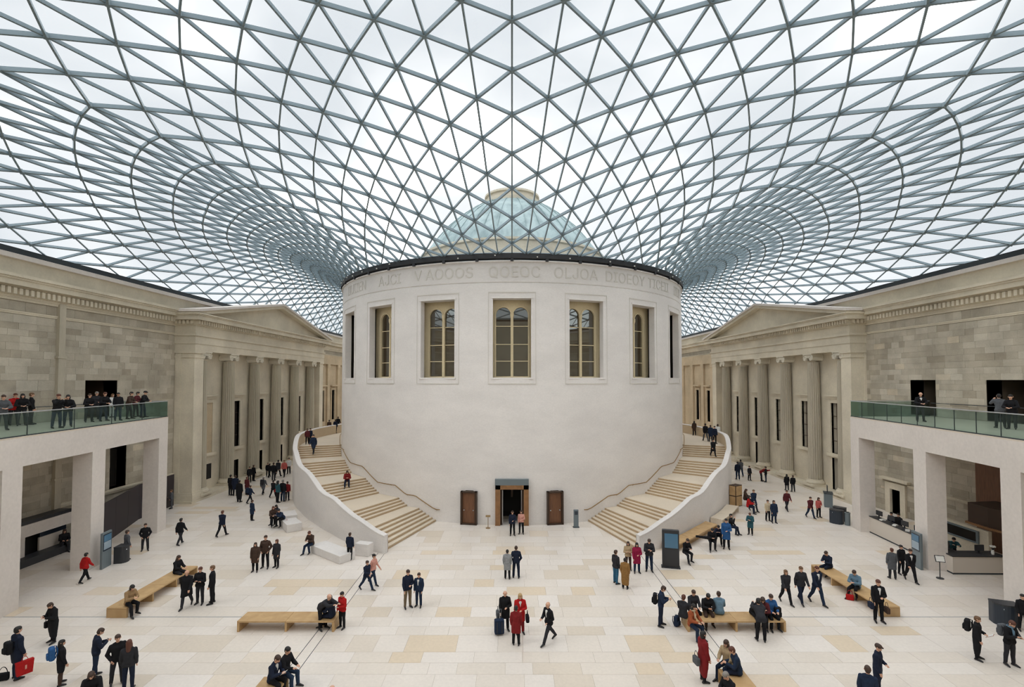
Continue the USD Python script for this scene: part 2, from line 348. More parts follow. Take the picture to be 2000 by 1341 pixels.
recess(wl, 1, XL, hL[1], 0.7, "window_dark", "dark_brown", "window_recess"); recess(wl, 1, XL, hL[2], 1.2, "dark_void", "dark_void", "shop_recess")
for h in hR[:2]: recess(wr, -1, XR, h, 3.0, "dark_void", "passage_stone")
recess(wr, -1, XR, hR[2], 0.7, "window_dark", "dark_brown", "window_recess"); recess(wr, -1, XR, hR[3], 0.8, "dark_brown", "passage_stone")
for side, X, w, hs in ((1, XL, wl, hL[3:]), (-1, XR, wr, hR[4:])):
    for h in hs:
        recess(w, side, X, h, 0.6, "window_dark", "old_stone_warm", "window_recess")
        a, b, c, d = h; fr = MB(); xs = sorted((X + side * 0.03, X + side * 0.16))
        fr.box(*xs, a - 0.35, a, c, d + 0.35); fr.box(*xs, b, b + 0.35, c, d + 0.35); fr.box(*xs, a, b, d, d + 0.35); emit(w, "window_architrave", fr, "old_stone_warm")
        xs = sorted((X + side * 0.03, X + side * 0.4)); emit(w, "window_hood", MB().box(*xs, a - 0.6, b + 0.6, d + 0.6, d + 0.8), "old_stone_warm")
    for y in (71.6, 72.9, 76.6, 81.0, 85.4):
        xs = sorted((X, X + side * 0.30)); emit(w, "pilaster", MB().box(*xs, y - 0.5, y + 0.5, 0, 13.1).box(*sorted((X, X + side * 0.36)), y - 0.58, y + 0.58, 12.5, 13.1), "old_stone_warm")
    xs = sorted((X, X + side * 0.34)); emit(w, "far_entablature", MB().box(*xs, 70.4, 91, 13.1, 14.5), "old_stone_warm")
# ledge mouldings and plinth on the lower walls
emit(wl, "ledge", bands(1, XL, 31.4, 41.8, [(2.35, 2.5, 0.14), (2.5, 2.62, 0.22)]), "old_stone")
emit(wr, "ledge", bands(-1, XR, 24.0, 37.2, [(2.34, 2.44, 0.12), (2.44, 2.54, 0.2)]), "old_stone")
fr = MB(); xs = sorted((XR - 0.03, XR - 0.2)); a, b, c, d = hR[3]
fr.box(*xs, a - 0.5, a, 0, d + 0.5); fr.box(*xs, b, b + 0.5, 0, d + 0.5); fr.box(*xs, a, b, d, d + 0.5); emit(wr, "door_architrave", fr, "old_stone")
emit(wr, "door_hood", MB().box(XR - 0.35, XR, a - 0.9, b + 0.9, 2.62, 2.8), "old_stone")
# far and near end walls
wb = emit(W, "wall_back", MB().box(XL, XR, 91, 92, 0, 18), "old_stone_warm", label="far end stone wall of the court behind the rotunda", kind="structure")
wf = emit(W, "wall_front", MB().box(XL - 1, XR + 1, -3.0, -2.0, 0, 19.8), "old_stone", label="near end stone wall of the court", kind="structure")

# ---------------------------------------------------------------- glazed lattice roof
RC = dict(NB=31, da=.0588, M=30, jc=12, g=.9, q=.27, px=.95, ds=-.6, J=[0, 6, 12, 17, 22, 31, 64], h=[5.2, 4.8, 4.2, 3.6, 3.2, 3.2, 3.2], k=[1.3, 1.25, 1.1, 1.1, 1.15, 1.2, 1.3], zs=20.1, ze=18.3, zr=20.1)
def roof_nodes():
    NB, M, jc, da = RC["NB"], RC["M"], RC["jc"], RC["da"]
    I, J = np.meshgrid(np.arange(M + 1.0), np.arange(-2 * NB, 2 * NB), indexing="ij")
    t, u = I / M, np.abs(J); north = u > NB; u = np.where(north, 2 * NB - u, u)
    a = np.where(u <= jc, u * da, jc * da + (np.pi / 2 - jc * da) * (u - jc) / (NB - jc))
    w = np.clip(t, 1e-6, 1) ** (RC["g"] + RC["q"] * np.clip(u / jc, 0, 1.6))
    e, f = np.clip(u / jc, 0, 1), np.clip((u - jc) / (NB - jc), 0, 1)
    xw = np.where(J > 0, -XL + 0.2, XR + 0.2)
    x = R * np.sin(a) * (1 - w) + xw * e ** RC["px"] * w
    y = (D - R * np.cos(a)) * (1 - w) + (RC["ds"] + (D - RC["ds"]) * f) * w
    h, k = np.interp(u, RC["J"], RC["h"]), np.interp(u, RC["J"], RC["k"])
    ze = RC["zs"] + (RC["ze"] - RC["zs"]) * e ** 2
    z = RC["zr"] + (ze - RC["zr"]) * t + h * t ** k * (1 - t) / ((k / (k + 1)) ** k / (k + 1))
    y = np.where(north, 2 * D - y, y); y = np.where(y > D, D + (y - D) * 0.70, y)
    return np.stack([np.sign(-J) * x, y, z], -1)
RN = roof_nodes(); NR, NJ = RN.shape[:2]
tu = np.gradient(RN, axis=0); tv = np.roll(RN, -1, 1) - np.roll(RN, 1, 1)
RNRM = np.cross(tu, tv); RNRM /= np.linalg.norm(RNRM, axis=2, keepdims=True); RNRM *= np.sign(RNRM[..., 2:])
roof = emit(W, "ceiling", MB().box(XL - 0.5, XL + 0.32, -2, 91, 18.0, 18.34).box(XR - 0.32, XR + 0.5, -2, 91, 18.0, 18.34).box(XL, XR, -1.2, -0.6, 19.7, 20.2).box(XL, XR, 90.0, 90.4, 18.0, 18.4), "steel_dark",
            label="swirling glazed lattice roof of blue-grey steel triangles over the court", kind="structure")
def member(A, B, nA, nB, w=0.078, d=0.19):
    n = nA + nB; n /= np.linalg.norm(n); t = B - A; l = np.linalg.norm(t); t = t / l
    s = np.cross(t, n); s /= np.linalg.norm(s); n = np.cross(s, t)
    v = np.array([p + s * (w / 2) * i + n * j for p in (A, B) for i in (-1, 1) for j in (-d, 0)])
    return v
members, panes, joints = [], [], MB()
ok = lambda i, j: 0 <= i < NR
for j in range(NJ):
    for i in range(NR):
        if (i + j) % 2 == 0: continue
        A, nA = RN[i, j], RNRM[i, j]
        for di, dj in ((2, 0), (1, 1), (1, -1)):
            i2, j2 = i + di, (j + dj) % NJ
            if i2 < NR:
                v = member(A, RN[i2, j2], nA, RNRM[i2, j2], d=0.155 if di == 2 else 0.19); members.append((v, MB().add(v, BOXF)))
        for tri in (((0, 0), (2, 0), (1, 1)), ((0, 0), (2, 0), (1, -1))):
            ids = [(i + a, (j + b) % NJ) for a, b in tri]
            if all(a < NR for a, b in ids):
                P = np.array([RN[q] for q in ids]); N = np.array([RNRM[q] for q in ids]); c = P.mean(0)
                P = c + (P - c) * 0.975 + N * 0.02; v = np.vstack([P, P + N * 0.03])
                panes.append((P, MB().add(v, np.array([[0, 1, 2], [3, 5, 4], [0, 3, 4], [0, 4, 1], [1, 4, 5], [1, 5, 2], [2, 5, 3], [2, 3, 0]]))))
        if i > 0 and project(A)[0][0] == project(A)[0][0]:
            a1 = np.cross(nA, [0, 1.0, 0]); a1 /= np.linalg.norm(a1); a2 = np.cross(nA, a1); g = np.arange(6) * np.pi / 3
            ring = A + 0.105 * (np.cos(g)[:, None] * a1 + np.sin(g)[:, None] * a2)
            v = np.vstack([ring - nA * 0.205, ring + nA * 0.01]); q = [[k, (k + 1) % 6, (k + 1) % 6 + 6, k + 6] for k in range(6)]
            joints.add(v, np.array(q)); joints.add(v[:6], np.array([[0, k + 1, k] for k in range(1, 5)]))
# edge triangles against the rotunda ring and the walls
for j in range(NJ):
    for i in (0, NR - 1):
        if (i + j) % 2 == 0:
            s = 1 if i == 0 else -1
            ids = [(i, (j - 1) % NJ), (i, (j + 1) % NJ), (i + s, j)]; P = np.array([RN[q] for q in ids]); N = np.array([RNRM[q] for q in ids]); c = P.mean(0)
            P = c + (P - c) * 0.975 + N * 0.02; v = np.vstack([P, P + N * 0.03])
            panes.append((P, MB().add(v, np.array([[0, 1, 2], [3, 5, 4], [0, 3, 4], [0, 4, 1], [1, 4, 5], [1, 5, 2], [2, 5, 3], [2, 3, 0]]))))
            A, B = RN[ids[0]], RN[ids[1]]; members.append((member(A, B, RNRM[ids[0]], RNRM[ids[1]]), MB().add(member(A, B, RNRM[ids[0]], RNRM[ids[1]], 0.10, 0.16), BOXF)))
            if i == 0:
                A = RN[1, j]; B = (RN[ids[0]] + RN[ids[1]]) / 2; v = member(A, B, RNRM[1, j], RNRM[1, j], d=0.13); members.append((v, MB().add(v, BOXF)))
pm, rm = sort_parts(members)
for m in pm: emit(roof, "steel_member", m, "steel")
emit(roof, "distant_steel_members", join(rm), "steel", kind="stuff")
emit(roof, "node_joints", joints, "steel", kind="stuff")
pp, rp = sort_parts(panes)
for m in pp: emit(roof, "glass_pane", m, "roof_glass")
emit(roof, "distant_glass_panes", join(rp), "roof_glass", kind="stuff")

# ---------------------------------------------------------------- the white rotunda
WIN = [-56.2, -37.6, -18.75, 0.0, 18.75, 37.6, 56.2]; HW = 4.62
ZS, ZT = 10.79, 16.68
rot = thing("rotunda", "white stone drum of the round reading room with tall arched windows", "rotunda")
def drum_wall():
    doors = [(-3.05, 3.05, 0.0, 3.05), (-11.2, -9.2, 0.0, 2.45), (9.2, 11.2, 0.0, 2.45)]
    op = [(a - HW, a + HW, ZS, ZT) for a in WIN] + doors
    br = sorted({*np.arange(-180, 181, 3.0).round(3), *[q for o in op for q in o[:2]]})
    ph = [br[0]]
    for b in br[1:]:
        if b - ph[-1] > 0.25 or any(abs(b - q) < 1e-9 for o in op for q in o[:2]):
            if b - ph[-1] <= 0.25 and not any(abs(ph[-1] - q) < 1e-9 for o in op for q in o[:2]): ph[-1] = b
            else: ph.append(b)
    zz = [0, 2.45, 3.05, ZS, ZT, 17.80, 17.86, 17.92, 19.50]; off = {17.86: -0.06}
    m = MB(); rr = lambda z: R + off.get(z, 0.0)
    rings = [np.array([pol(rr(z), p, z) for p in ph]) for z in zz]
    for k in range(len(zz) - 1):
        for i in range(len(ph) - 1):
            pc, zc = (ph[i] + ph[i + 1]) / 2, (zz[k] + zz[k + 1]) / 2
            if any(o[0] < pc < o[1] and o[2] < zc < o[3] for o in op): continue
            m.add([rings[k][i], rings[k][i + 1], rings[k + 1][i + 1], rings[k + 1][i]], [[0, 1, 2, 3]])
    v, f, _ = m.arr(); tm = trimesh.Trimesh(v, f); tm.merge_vertices(); return tm, op
dw, OP = drum_wall()
dwp = emit(rot, "drum_wall", dw, "white_stone", smooth=25)
def local(a, pts):                      # (u along the wall, n inwards from the surface, z) at angle a
    o = pol(R, a); t = np.array([math.cos(math.radians(a)), math.sin(math.radians(a)), 0]); n = np.array([-math.sin(math.radians(a)), math.cos(math.radians(a)), 0])
    pts = np.asarray(pts, float); return o + pts[:, :1] * t + pts[:, 1:2] * n + pts[:, 2:] * np.array([0, 0, 1])
def lbox(m, a, u0, u1, n0, n1, z0, z1):
    return m.add(local(a, [[u, n, z] for u in (u0, u1) for n in (n0, n1) for z in (z0, z1)]), BOXF)
rv = MB(); hu = R * math.sin(math.radians(HW)); dn = R * (1 - math.cos(math.radians(HW)))
for a in WIN:
    lbox(rv, a, -hu - 0.12, -hu, dn - 0.005, 0.62, ZS, ZT); lbox(rv, a, hu, hu + 0.12, dn - 0.005, 0.62, ZS, ZT)
    lbox(rv, a, -hu - 0.12, hu + 0.12, 0.012, 0.85, ZT, ZT + 0.12); lbox(rv, a, -hu - 0.12, hu + 0.12, 0.012, 1.3, ZS - 0.12, ZS)
emit(rot, "window_reveals", rv, "white_stone")
for a in WIN:                            # thin raised border round each opening
    sh = MB(); w = 1.13
    for u0, u1, z0, z1 in ((HW + w - 0.09, HW + w, ZS - 0.5, ZT + 0.5), (-HW - w, -HW - w + 0.09, ZS - 0.5, ZT + 0.5), (-HW - w, HW + w, ZT + 0.42, ZT + 0.5), (-HW - w, HW + w, ZS - 0.5, ZS - 0.42)):
        n = max(1, int(abs(u1 - u0) / 1.5))
        for k in range(n):
            p0, p1 = a + u0 + (u1 - u0) * k / n, a + u0 + (u1 - u0) * (k + 1) / n
            sh.add([pol(r, p, z) for p in (p0, p1) for r in (R - 0.01, R + 0.025) for z in (z0, z1)], BOXF)
    emit(rot, "window_border", sh, "inscription_stone")
    # inner window wall: cream stone plate with twin arched lights, bars and panes
    hx, n0 = hu + 0.6, 1.12
    def light(c, grow=0.0, zb=ZS + 0.1, w=0.56, zt=15.6):
        g = grow; return unary_union([sbox(c - w - g, zb - g, c + w + g, zt), Point(c, zt).buffer(w + g, 12)])
    plate = sbox(-hx, ZS - 0.05, hx, ZT + 0.1).difference(unary_union([light(-0.66), light(0.66)]))
    e = extr(plate, 0.16); v = local(a, np.stack([e.vertices[:, 0], n0 + e.vertices[:, 2], e.vertices[:, 1]], 1)); wp = emit(rot, "window", (v, e.faces), "cream_stone")
    for c in (-0.66, 0.66):
        e = extr(light(c, 0.1).difference(light(c, 0.0)), 0.07); v = local(a, np.stack([e.vertices[:, 0], n0 - 0.07 + e.vertices[:, 2], e.vertices[:, 1]], 1)); emit(wp, "arch_moulding", (v, e.faces), "cream_stone")
        zr = [ZS + 0.1, 12.05, 13.33, 14.6, 15.3, 16.2]; L_ = light(c)
        zr = [ZS + 0.1, 12.05, 13.33, 14.72, 16.3]
        for z0, z1 in zip(zr, zr[1:]):
            pl = L_.intersection(sbox(c - 1, z0 + 0.03, c + 1, z1 - 0.03)); e = extr(pl, 0.012)
            v = local(a, np.stack([e.vertices[:, 0], n0 + 0.1 + e.vertices[:, 2], e.vertices[:, 1]], 1)); emit(wp, "pane", (v, e.faces), "drum_glass")
            if z0 > ZS + 0.2: emit(wp, "glazing_bar", lbox(MB(), a, c - 0.56, c + 0.56, n0 + 0.06, n0 + 0.12, z0 - 0.03, z0 + 0.03), "cream_stone")
    col, f = tube(local(a, [[0, n0 - 0.02, z] for z in (ZS + 0.05, ZS + 0.1, 15.2, 15.3, 15.5, 15.7)]), [0.12, 0.075, 0.07, 0.11, 0.15, 0.16], 10); emit(wp, "colonnette", (col, f), "cream_stone", smooth=40)
    emit(wp, "dark_room", lbox(lbox(MB(), a, -hx, -hx + 0.05, 0.35, 1.12, ZS, ZT), a, hx - 0.05, hx, 0.35, 1.12, ZS, ZT), "dark_void")
# ring beam, lamps, lettering
emit(rot, "cornice_lip", (lambda vf: (vf[0] + [0, D, 0], vf[1]))(lathe([(R - 0.1, 19.38), (R + 0.10, 19.40), (R + 0.12, 19.50), (R - 0.1, 19.52)], 120)), "white_stone")
emit(rot, "ring_beam", (lambda vf: (vf[0] + [0, D, 0], vf[1]))(lathe([(R - 0.3, 19.62), (R + 0.14, 19.62), (R + 0.18, 19.66), (R + 0.18, 20.02), (R - 0.3, 20.06), (R - 0.3, 19.62)], 120)), "rim_black")
for k in range(-8, 9):
    emit(rot, "ring_bracket", MB().add([pol(r, k * 8.4 + d, z) for d in (-0.35, 0.35) for r in (R - 0.05, R + 0.22) for z in (19.42, 19.64)], BOXF), "rim_black")
for a in (-64, -60, -56, -51, -45, -38, -33, -13, -4, 6, 14, 25, 33, 43, 52, 60):
    c = pol(R + 0.22, a, 19.8 + 0.08 * math.sin(a * 3)); v, f = tube([c, pol(R + 0.30, a, c[2] - 0.02)], 0.055, 8); emit(rot, "spotlight", (v, f), "lamp_white")
def curved_text(txt, deg, h, z):
    m = meshkit.text_mesh(txt, h, 0.02); w = m.bounds[1][0]; v = np.array(m.vertices)
    for _ in range(2):
        m = m.subdivide_to_size(0.35); v = np.array(m.vertices)
    ang = deg + np.degrees((v[:, 0] - w / 2) / R); r = R + 0.004 + v[:, 2]; a = np.radians(ang)
    return np.stack([r * np.sin(a), D - r * np.cos(a), z + v[:, 1]], 1), np.array(m.faces)
for txt, deg in (("IIUIIEN", -51), ("AJCI", -34), ("V AOOOS", -17.5), ("QOEOC", 0.5), ("OLJOA", 16), ("DIOEOY", 31), ("TICEII", 45), ("IIIII", 59)):
    emit(rot, "inscription", curved_text(txt, deg, 0.80, 18.28), "inscription_stone", label="faint carved lettering under the rim")
# doorway and side doors at the foot of the drum
q = MB(); z1 = 2.92
lbox(q, 0, -1.22, -0.86, -0.22, 0.5, 0, z1); lbox(q, 0, 0.86, 1.22, -0.22, 0.5, 0, z1); lbox(q, 0, -1.22, 1.22, -0.22, 0.5, z1 - 0.30, z1)
dp = emit(rot, "doorway", q, "bronze", label="bronze framed main doorway")
emit(dp, "inner_jamb", lbox(lbox(lbox(MB(), 0, -0.86, -0.72, 0.0, 0.7, 0, z1 - 0.3), 0, 0.72, 0.86, 0.0, 0.7, 0, z1 - 0.3), 0, -0.86, 0.86, 0.1, 0.7, z1 - 0.38, z1 - 0.3), "bronze_dark")
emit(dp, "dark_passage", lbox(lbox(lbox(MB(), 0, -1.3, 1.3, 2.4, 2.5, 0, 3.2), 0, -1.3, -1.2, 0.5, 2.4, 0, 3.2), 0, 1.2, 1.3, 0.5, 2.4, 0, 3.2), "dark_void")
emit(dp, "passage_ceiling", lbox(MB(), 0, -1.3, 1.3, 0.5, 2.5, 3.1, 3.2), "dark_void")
emit(dp, "door_edge", lbox(lbox(MB(), 0, -0.72, -0.67, 0.15, 0.6, 0.02, 2.5), 0, 0.67, 0.72, 0.15, 0.6, 0.02, 2.5), "chrome")
emit(dp, "hanging_lamp", lbox(MB(), 0, -0.08, 0.06, 1.2, 1.3, 1.75, 2.5), "bronze_dark")
emit(rot, "door_canopy", lbox(MB(), 0, -1.24, 1.22, -0.20, 0.2, z1, 3.36), "slate_grey", label="grey glass canopy box over the main doorway")
for a in (-10.2, 10.2):
    q = MB(); u = 0.58
    lbox(q, a, -u - 0.03, -u + 0.10, -0.30, 0.3, 0, 2.42); lbox(q, a, u - 0.12, u + 0.03, -0.30, 0.3, 0, 2.42); lbox(q, a, -u - 0.03, u + 0.03, -0.30, 0.3, 2.32, 2.42); lbox(q, a, -u - 0.03, u + 0.03, -0.30, 0.3, 0.0, 0.12)
    sp = emit(rot, "side_door", q, "bronze_dark"); emit(sp, "door_leaf", lbox(MB(), a, -u + 0.1, u - 0.12, -0.16, -0.08, 0.12, 2.32), "door_wood")
    for du in (-0.36, 0.34):
        v, f = tube(local(a, [[du, -0.16, 1.05], [du, -0.24, 1.05]]), 0.045, 8); emit(sp, "door_knob", (v, f), "chrome")

# copper dome seen through the glass
dome_t = thing("copper_dome", "pale green copper dome with a lantern rising above the rotunda behind the glass", "dome", (0, D, 0))
v, f = lathe([(17.6, 19.55), (14.5, 20.3), (12.0, 20.9), (10.2, 21.6), (9.9, 21.7)], 72); emit(dome_t, "drum_roof", (v, f), "slate_grey", smooth=40)
v, f = lathe([(9.9, 21.5), (9.95, 23.3), (10.15, 23.4), (10.15, 23.6), (9.6, 23.7)], 72); emit(dome_t, "stone_band", (v, f), "dome_stone", smooth=25)
v, f = lathe([(9.6, 23.65), (9.2, 24.5), (8.5, 25.4), (7.4, 26.7), (6.0, 28.0), (4.6, 29.05), (3.4, 29.7)], 72); dsh = emit(dome_t, "copper_shell", (v, f), "copper", smooth=40)
for k in range(40):
    a = k * 9.0; pr = [(9.6, 23.7), (8.5, 25.45), (7.4, 26.75), (6.0, 28.05), (4.6, 29.1), (3.5, 29.72)]
    v, f = tube([(r * math.sin(math.radians(a)), -r * math.cos(math.radians(a)), z) for r, z in pr], 0.045, 5)
    if -95 <= (a + 180) % 360 - 180 <= 95: emit(dome_t, "copper_rib", (v, f), "copper")
v, f = lathe([(3.4, 29.6), (3.5, 30.0), (3.1, 30.1), (2.8, 30.2), (2.8, 30.7), (3.05, 30.75), (3.05, 30.95), (2.1, 31.35), (0.01, 31.4)], 48); emit(dome_t, "lantern", (v, f), "dome_stone", smooth=30)

# ---------------------------------------------------------------- twin curved staircases
RO_A = [17.0, 18.4, 25, 32, 40, 50, 60, 135]; RO_R = [25.0, 24.9, 24.3, 23.4, 22.7, 22.2, 22.0, 22.0]
ro = lambda p: float(np.interp(abs(p), RO_A, RO_R))
FL = [(18.9, 24.5, 6), (27.3, 30.7, 4), (37.4, 44.4, 7), (52.6, 60.6, 6), (66.6, 73.6, 6)]; RISE = 0.145
STEPS = []; zz_ = 0.0
for k, (a, b, n) in enumerate(FL):
    for i in range(n):
        zz_ += RISE; p0 = a + (b - a) * i / n; p1 = a + (b - a) * (i + 1) / n
        if i == n - 1: p1 = FL[k + 1][0] if k + 1 < len(FL) else 128.0
        STEPS.append((p0, p1, zz_, i == n - 1))
def step_z(p):
    p = abs(p); z = 0.0
    for p0, p1, zt, _ in STEPS:
        if p >= p0 - 1e-6: z = zt
    return z
def smooth_z(p):                           # pitch line of the flights
    xs, ys, z = [0.0], [0.0], 0.0
    for a, b, n in FL: xs += [a, b]; ys += [z, z + n * RISE]; z += n * RISE
    return float(np.interp(abs(p), xs + [140], ys + [z]))
def sector(s, p0, p1, r0, r1, z0, z1, n=None):
    n = n or max(1, int(math.ceil((p1 - p0) / 2.0))); m = MB(); P = np.linspace(p0, p1, n + 1)
    rf = r1 if callable(r1) else (lambda p: r1); ri = r0 if callable(r0) else (lambda p: r0)
    v = np.array([pol(r, s * p, z) for p in P for r in (ri(p), rf(p)) for z in (z0, z1)])
    f = []
    for i in range(n):
        a, b = i * 4, i * 4 + 4
        f += [[a, a + 1, b + 1, b], [a + 2, b + 2, b + 3, a + 3], [a + 1, a + 3, b + 3, b + 1], [a, b, b + 2, a + 2]]
    f += [[0, 2, 3, 1], [n * 4, n * 4 + 1, n * 4 + 3, n * 4 + 2]]
    return m.add(v, np.array(f))
def staircase(s):
    sd = "left" if s < 0 else "right"
    st = thing("curved_staircase", f"broad pale stone staircase curving up the {sd} side of the white rotunda", "staircase")
    ri = R + 0.01
    for p0, p1, z, land in STEPS:
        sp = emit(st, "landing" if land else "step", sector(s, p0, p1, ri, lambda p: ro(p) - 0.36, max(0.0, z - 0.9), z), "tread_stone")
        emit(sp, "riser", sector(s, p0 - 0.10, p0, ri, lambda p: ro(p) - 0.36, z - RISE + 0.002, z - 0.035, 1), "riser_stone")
    P = np.concatenate([np.linspace(18.2, 80, 70), np.linspace(81, 128, 30)])
    zt = np.array([smooth_z(p) + 1.02 for p in P]); k = np.ones(7) / 7; zt = np.convolve(np.pad(zt, 3, mode="edge"), k, "valid")
    sec = []
    for p, z in zip(P, zt):
        o = ro(p); sec.append([pol(o, s * p, 0), pol(o, s * p, z - 0.05), pol(o - 0.36, s * p, z - 0.05), pol(o - 0.36, s * p, 0)])
    v = np.array(sec).reshape(-1, 3); f = []
    for i in range(len(P) - 1):
        for j in range(4): f.append([i * 4 + j, i * 4 + (j + 1) % 4, (i + 1) * 4 + (j + 1) % 4, (i + 1) * 4 + j])
    n = (len(P) - 1) * 4; f += [[0, 1, 2, 3], [n + 3, n + 2, n + 1, n]]
    emit(st, "parapet_wall", MB().add(v, np.array(f)), "white_stone", smooth=35)
    sec = []
    for p, z in zip(P, zt):
        o = ro(p); sec.append([pol(o + 0.02, s * p, z - 0.05), pol(o + 0.02, s * p, z - 0.01), pol(o - 0.02, s * p, z + 0.02), pol(o - 0.36, s * p, z + 0.02), pol(o - 0.39, s * p, z - 0.01), pol(o - 0.39, s * p, z - 0.05)])
    v = np.array(sec).reshape(-1, 3); f = []
    for i in range(len(P) - 1):
        for j in range(6): f.append([i * 6 + j, i * 6 + (j + 1) % 6, (i + 1) * 6 + (j + 1) % 6, (i + 1) * 6 + j])
    n = (len(P) - 1) * 6; f += [[0, 1, 2, 3], [0, 3, 4, 5], [n + 3, n + 2, n + 1, n], [n + 5, n + 4, n + 3, n]]
    emit(st, "parapet_coping", MB().add(v, np.array(f)), "white_stone")
    sec = [[pol(ro(p) - 0.365, s * p, 0.0 if p < 19 else step_z(p) - 0.3), pol(ro(p) - 0.365, s * p, z - 0.07), pol(ro(p) - 0.395, s * p, z - 0.07), pol(ro(p) - 0.395, s * p, 0.0 if p < 19 else step_z(p) - 0.3)] for p, z in zip(P, zt)]
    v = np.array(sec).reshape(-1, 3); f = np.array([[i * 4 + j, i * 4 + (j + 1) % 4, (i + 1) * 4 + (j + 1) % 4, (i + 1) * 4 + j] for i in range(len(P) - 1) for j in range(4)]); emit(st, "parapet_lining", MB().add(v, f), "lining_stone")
    P = np.linspace(17.6, 120, 110); v, f = tube([pol(R + 0.13, s * p, smooth_z(max(p, 18.9)) + 0.92) for p in P], 0.035, 6)
    hp = emit(st, "handrail", (v, f), "brass", smooth=60)
    for p in (18.5, 22.5, 27, 32.5, 39, 45, 53, 61, 68):
        v, f = tube([pol(R - 0.01, s * p, smooth_z(p) + 0.84), pol(R + 0.13, s * p, smooth_z(p) + 0.90)], 0.02, 5); emit(hp, "handrail_bracket", (v, f), "brass")
    return st
for s in (-1, 1): staircase(s)

# ---------------------------------------------------------------- Ionic porticos
def make_capital(side):
    m = MB(); sp = []
    for c in (-0.44, 0.44):                       # volutes as spirals of stone either side of the front face
        for xo in (-0.62, 0.42):
            th = np.linspace(0, 4.2 * np.pi, 44); r = 0.33 * np.exp(-0.13 * th); sg = 1 if c > 0 else -1
            pts = np.stack([np.full(44, xo + 0.1), c + sg * r * np.sin(th + 0.2), -0.40 + r * np.cos(th + 0.2)], 1)
            v, f = tube(pts, np.linspace(0.075, 0.03, 44), 6); m.add(v, f)
        cyl = trimesh.creation.cylinder(0.26, 1.06, sections=16); cyl.apply_transform(trimesh.transformations.rotation_matrix(math.pi / 2, [0, 1, 0])); cyl.apply_translation([0, c, -0.40]); m.mesh(cyl)
    m.box(-0.52, 0.52, -0.66, 0.66, -0.36, -0.08); m.box(-0.62, 0.62, -0.70, 0.70, -0.08, 0.0)
    return m
def portico(side, Xf, y0, y1, label):
    """side +1 faces +x (left wall). Xf: front plane of the entablature."""
    Xw = XL if side > 0 else XR
    po = thing("portico", label, "portico")
    bx = lambda m, o0, o1, a, b, c, d: m.box(min(Xf + side * o0, Xf + side * o1), max(Xf + side * o0, Xf + side * o1), a, b, c, d)
    deep = -abs(Xf - Xw) - 0.3
    ent = MB(); bx(ent, deep, 0.0, y0, y1, 13.15, 13.78); bx(ent, deep, 0.05, y0 - 0.05, y1 + 0.05, 13.78, 14.46); bx(ent, deep, 0.16, y0 - 0.16, y1 + 0.16, 14.46, 14.66); bx(ent, deep, 0.02, y0 - 0.02, y1 + 0.02, 14.66, 15.36)
    emit(po, "entablature", ent, "old_stone")
    co = MB(); bx(co, deep, 0.14, y0 - 0.14, y1 + 0.14, 15.36, 15.44); bx(co, deep, 0.20, y0 - 0.20, y1 + 0.20, 15.44, 15.80); bx(co, deep, 0.74, y0 - 0.74, y1 + 0.74, 15.80, 16.16); bx(co, deep, 0.82, y0 - 0.82, y1 + 0.82, 16.16, 16.26); bx(co, deep, 0.92, y0 - 0.92, y1 + 0.92, 16.26, 16.36)
    emit(po, "cornice", co, "old_stone")
    dm = MB(); n = int((y1 - y0 + 0.4) / 0.34)
    for k in range(n):
        a = y0 - 0.2 + k * 0.34; bx(dm, 0.18, 0.42, a, a + 0.2, 15.47, 15.78)
    for k in range(int(abs(deep) / 0.34)):
        o = -k * 0.34; bx(dm, o - 0.2, o, y0 - 0.42, y0 - 0.18, 15.47, 15.78)
    emit(po, "dentils", dm, "old_stone", kind="stuff")
    ym, zt = (y0 + y1) / 2, 19.08
    def yzprism(poly, o0, o1):
        e = extr(Polygon(poly), abs(o1 - o0)); v = e.vertices; return np.stack([Xf + side * (min(o0, o1) + v[:, 2]), v[:, 0], v[:, 1]], 1), e.faces
    v, f = yzprism([(y0 - 0.2, 16.3), (y1 + 0.2, 16.3), (ym, zt - 0.1)], deep, 0.0); pe = emit(po, "tympanum", (v, f), "old_stone")
    for nm, o, up in (("raking_cornice", 0.76, 0.0), ("raking_sima", 0.94, 0.30)):
        lo, th = up, 0.34 if up == 0 else 0.22; ex = 0.75 if up == 0 else 0.9
        poly = [(y0 - ex, 16.16 + lo), (ym, zt - 0.12 + lo), (y1 + ex, 16.16 + lo), (y1 + ex, 16.16 + lo + th), (ym, zt - 0.12 + lo + th), (y0 - ex, 16.16 + lo + th)]
        v, f = yzprism(poly, deep, o); emit(po, nm, (v, f), "old_stone" if up == 0 else "terrace_stone")
    # antae (corner piers)
    for a, b in ((y0 + 0.05, y0 + 1.3), (y1 - 1.3, y1 - 0.05)):
        m = MB(); bx(m, deep, -0.08, a, b, 0.9, 13.15); bx(m, deep, -0.02, a - 0.06, b + 0.06, 12.55, 12.7); bx(m, deep, 0.02, a - 0.1, b + 0.1, 12.95, 13.15)
        an = emit(po, "corner_pier", m, "old_stone"); m = MB(); bx(m, deep, 0.06, a - 0.14, b + 0.14, 0.0, 0.7); bx(m, deep, 0.0, a - 0.08, b + 0.08, 0.7, 0.9); emit(an, "pier_base", m, "old_stone")
    # columns
    cap = make_capital(side); xc = Xf - side * 0.62
    cols = [y0 + 6.1 + 4.85 * k for k in range(5)] + [y0 + 1.75]
    n = 18; fl_ = []; pr = [(0.60, 0.95), (0.585, 3.5), (0.56, 7.0), (0.52, 10.5), (0.49, 12.35)]
    th = np.linspace(0, 2 * np.pi, n * 4, endpoint=False); flute = 1 - 0.12 * np.tile([0, 1, 1, 0.0], n)
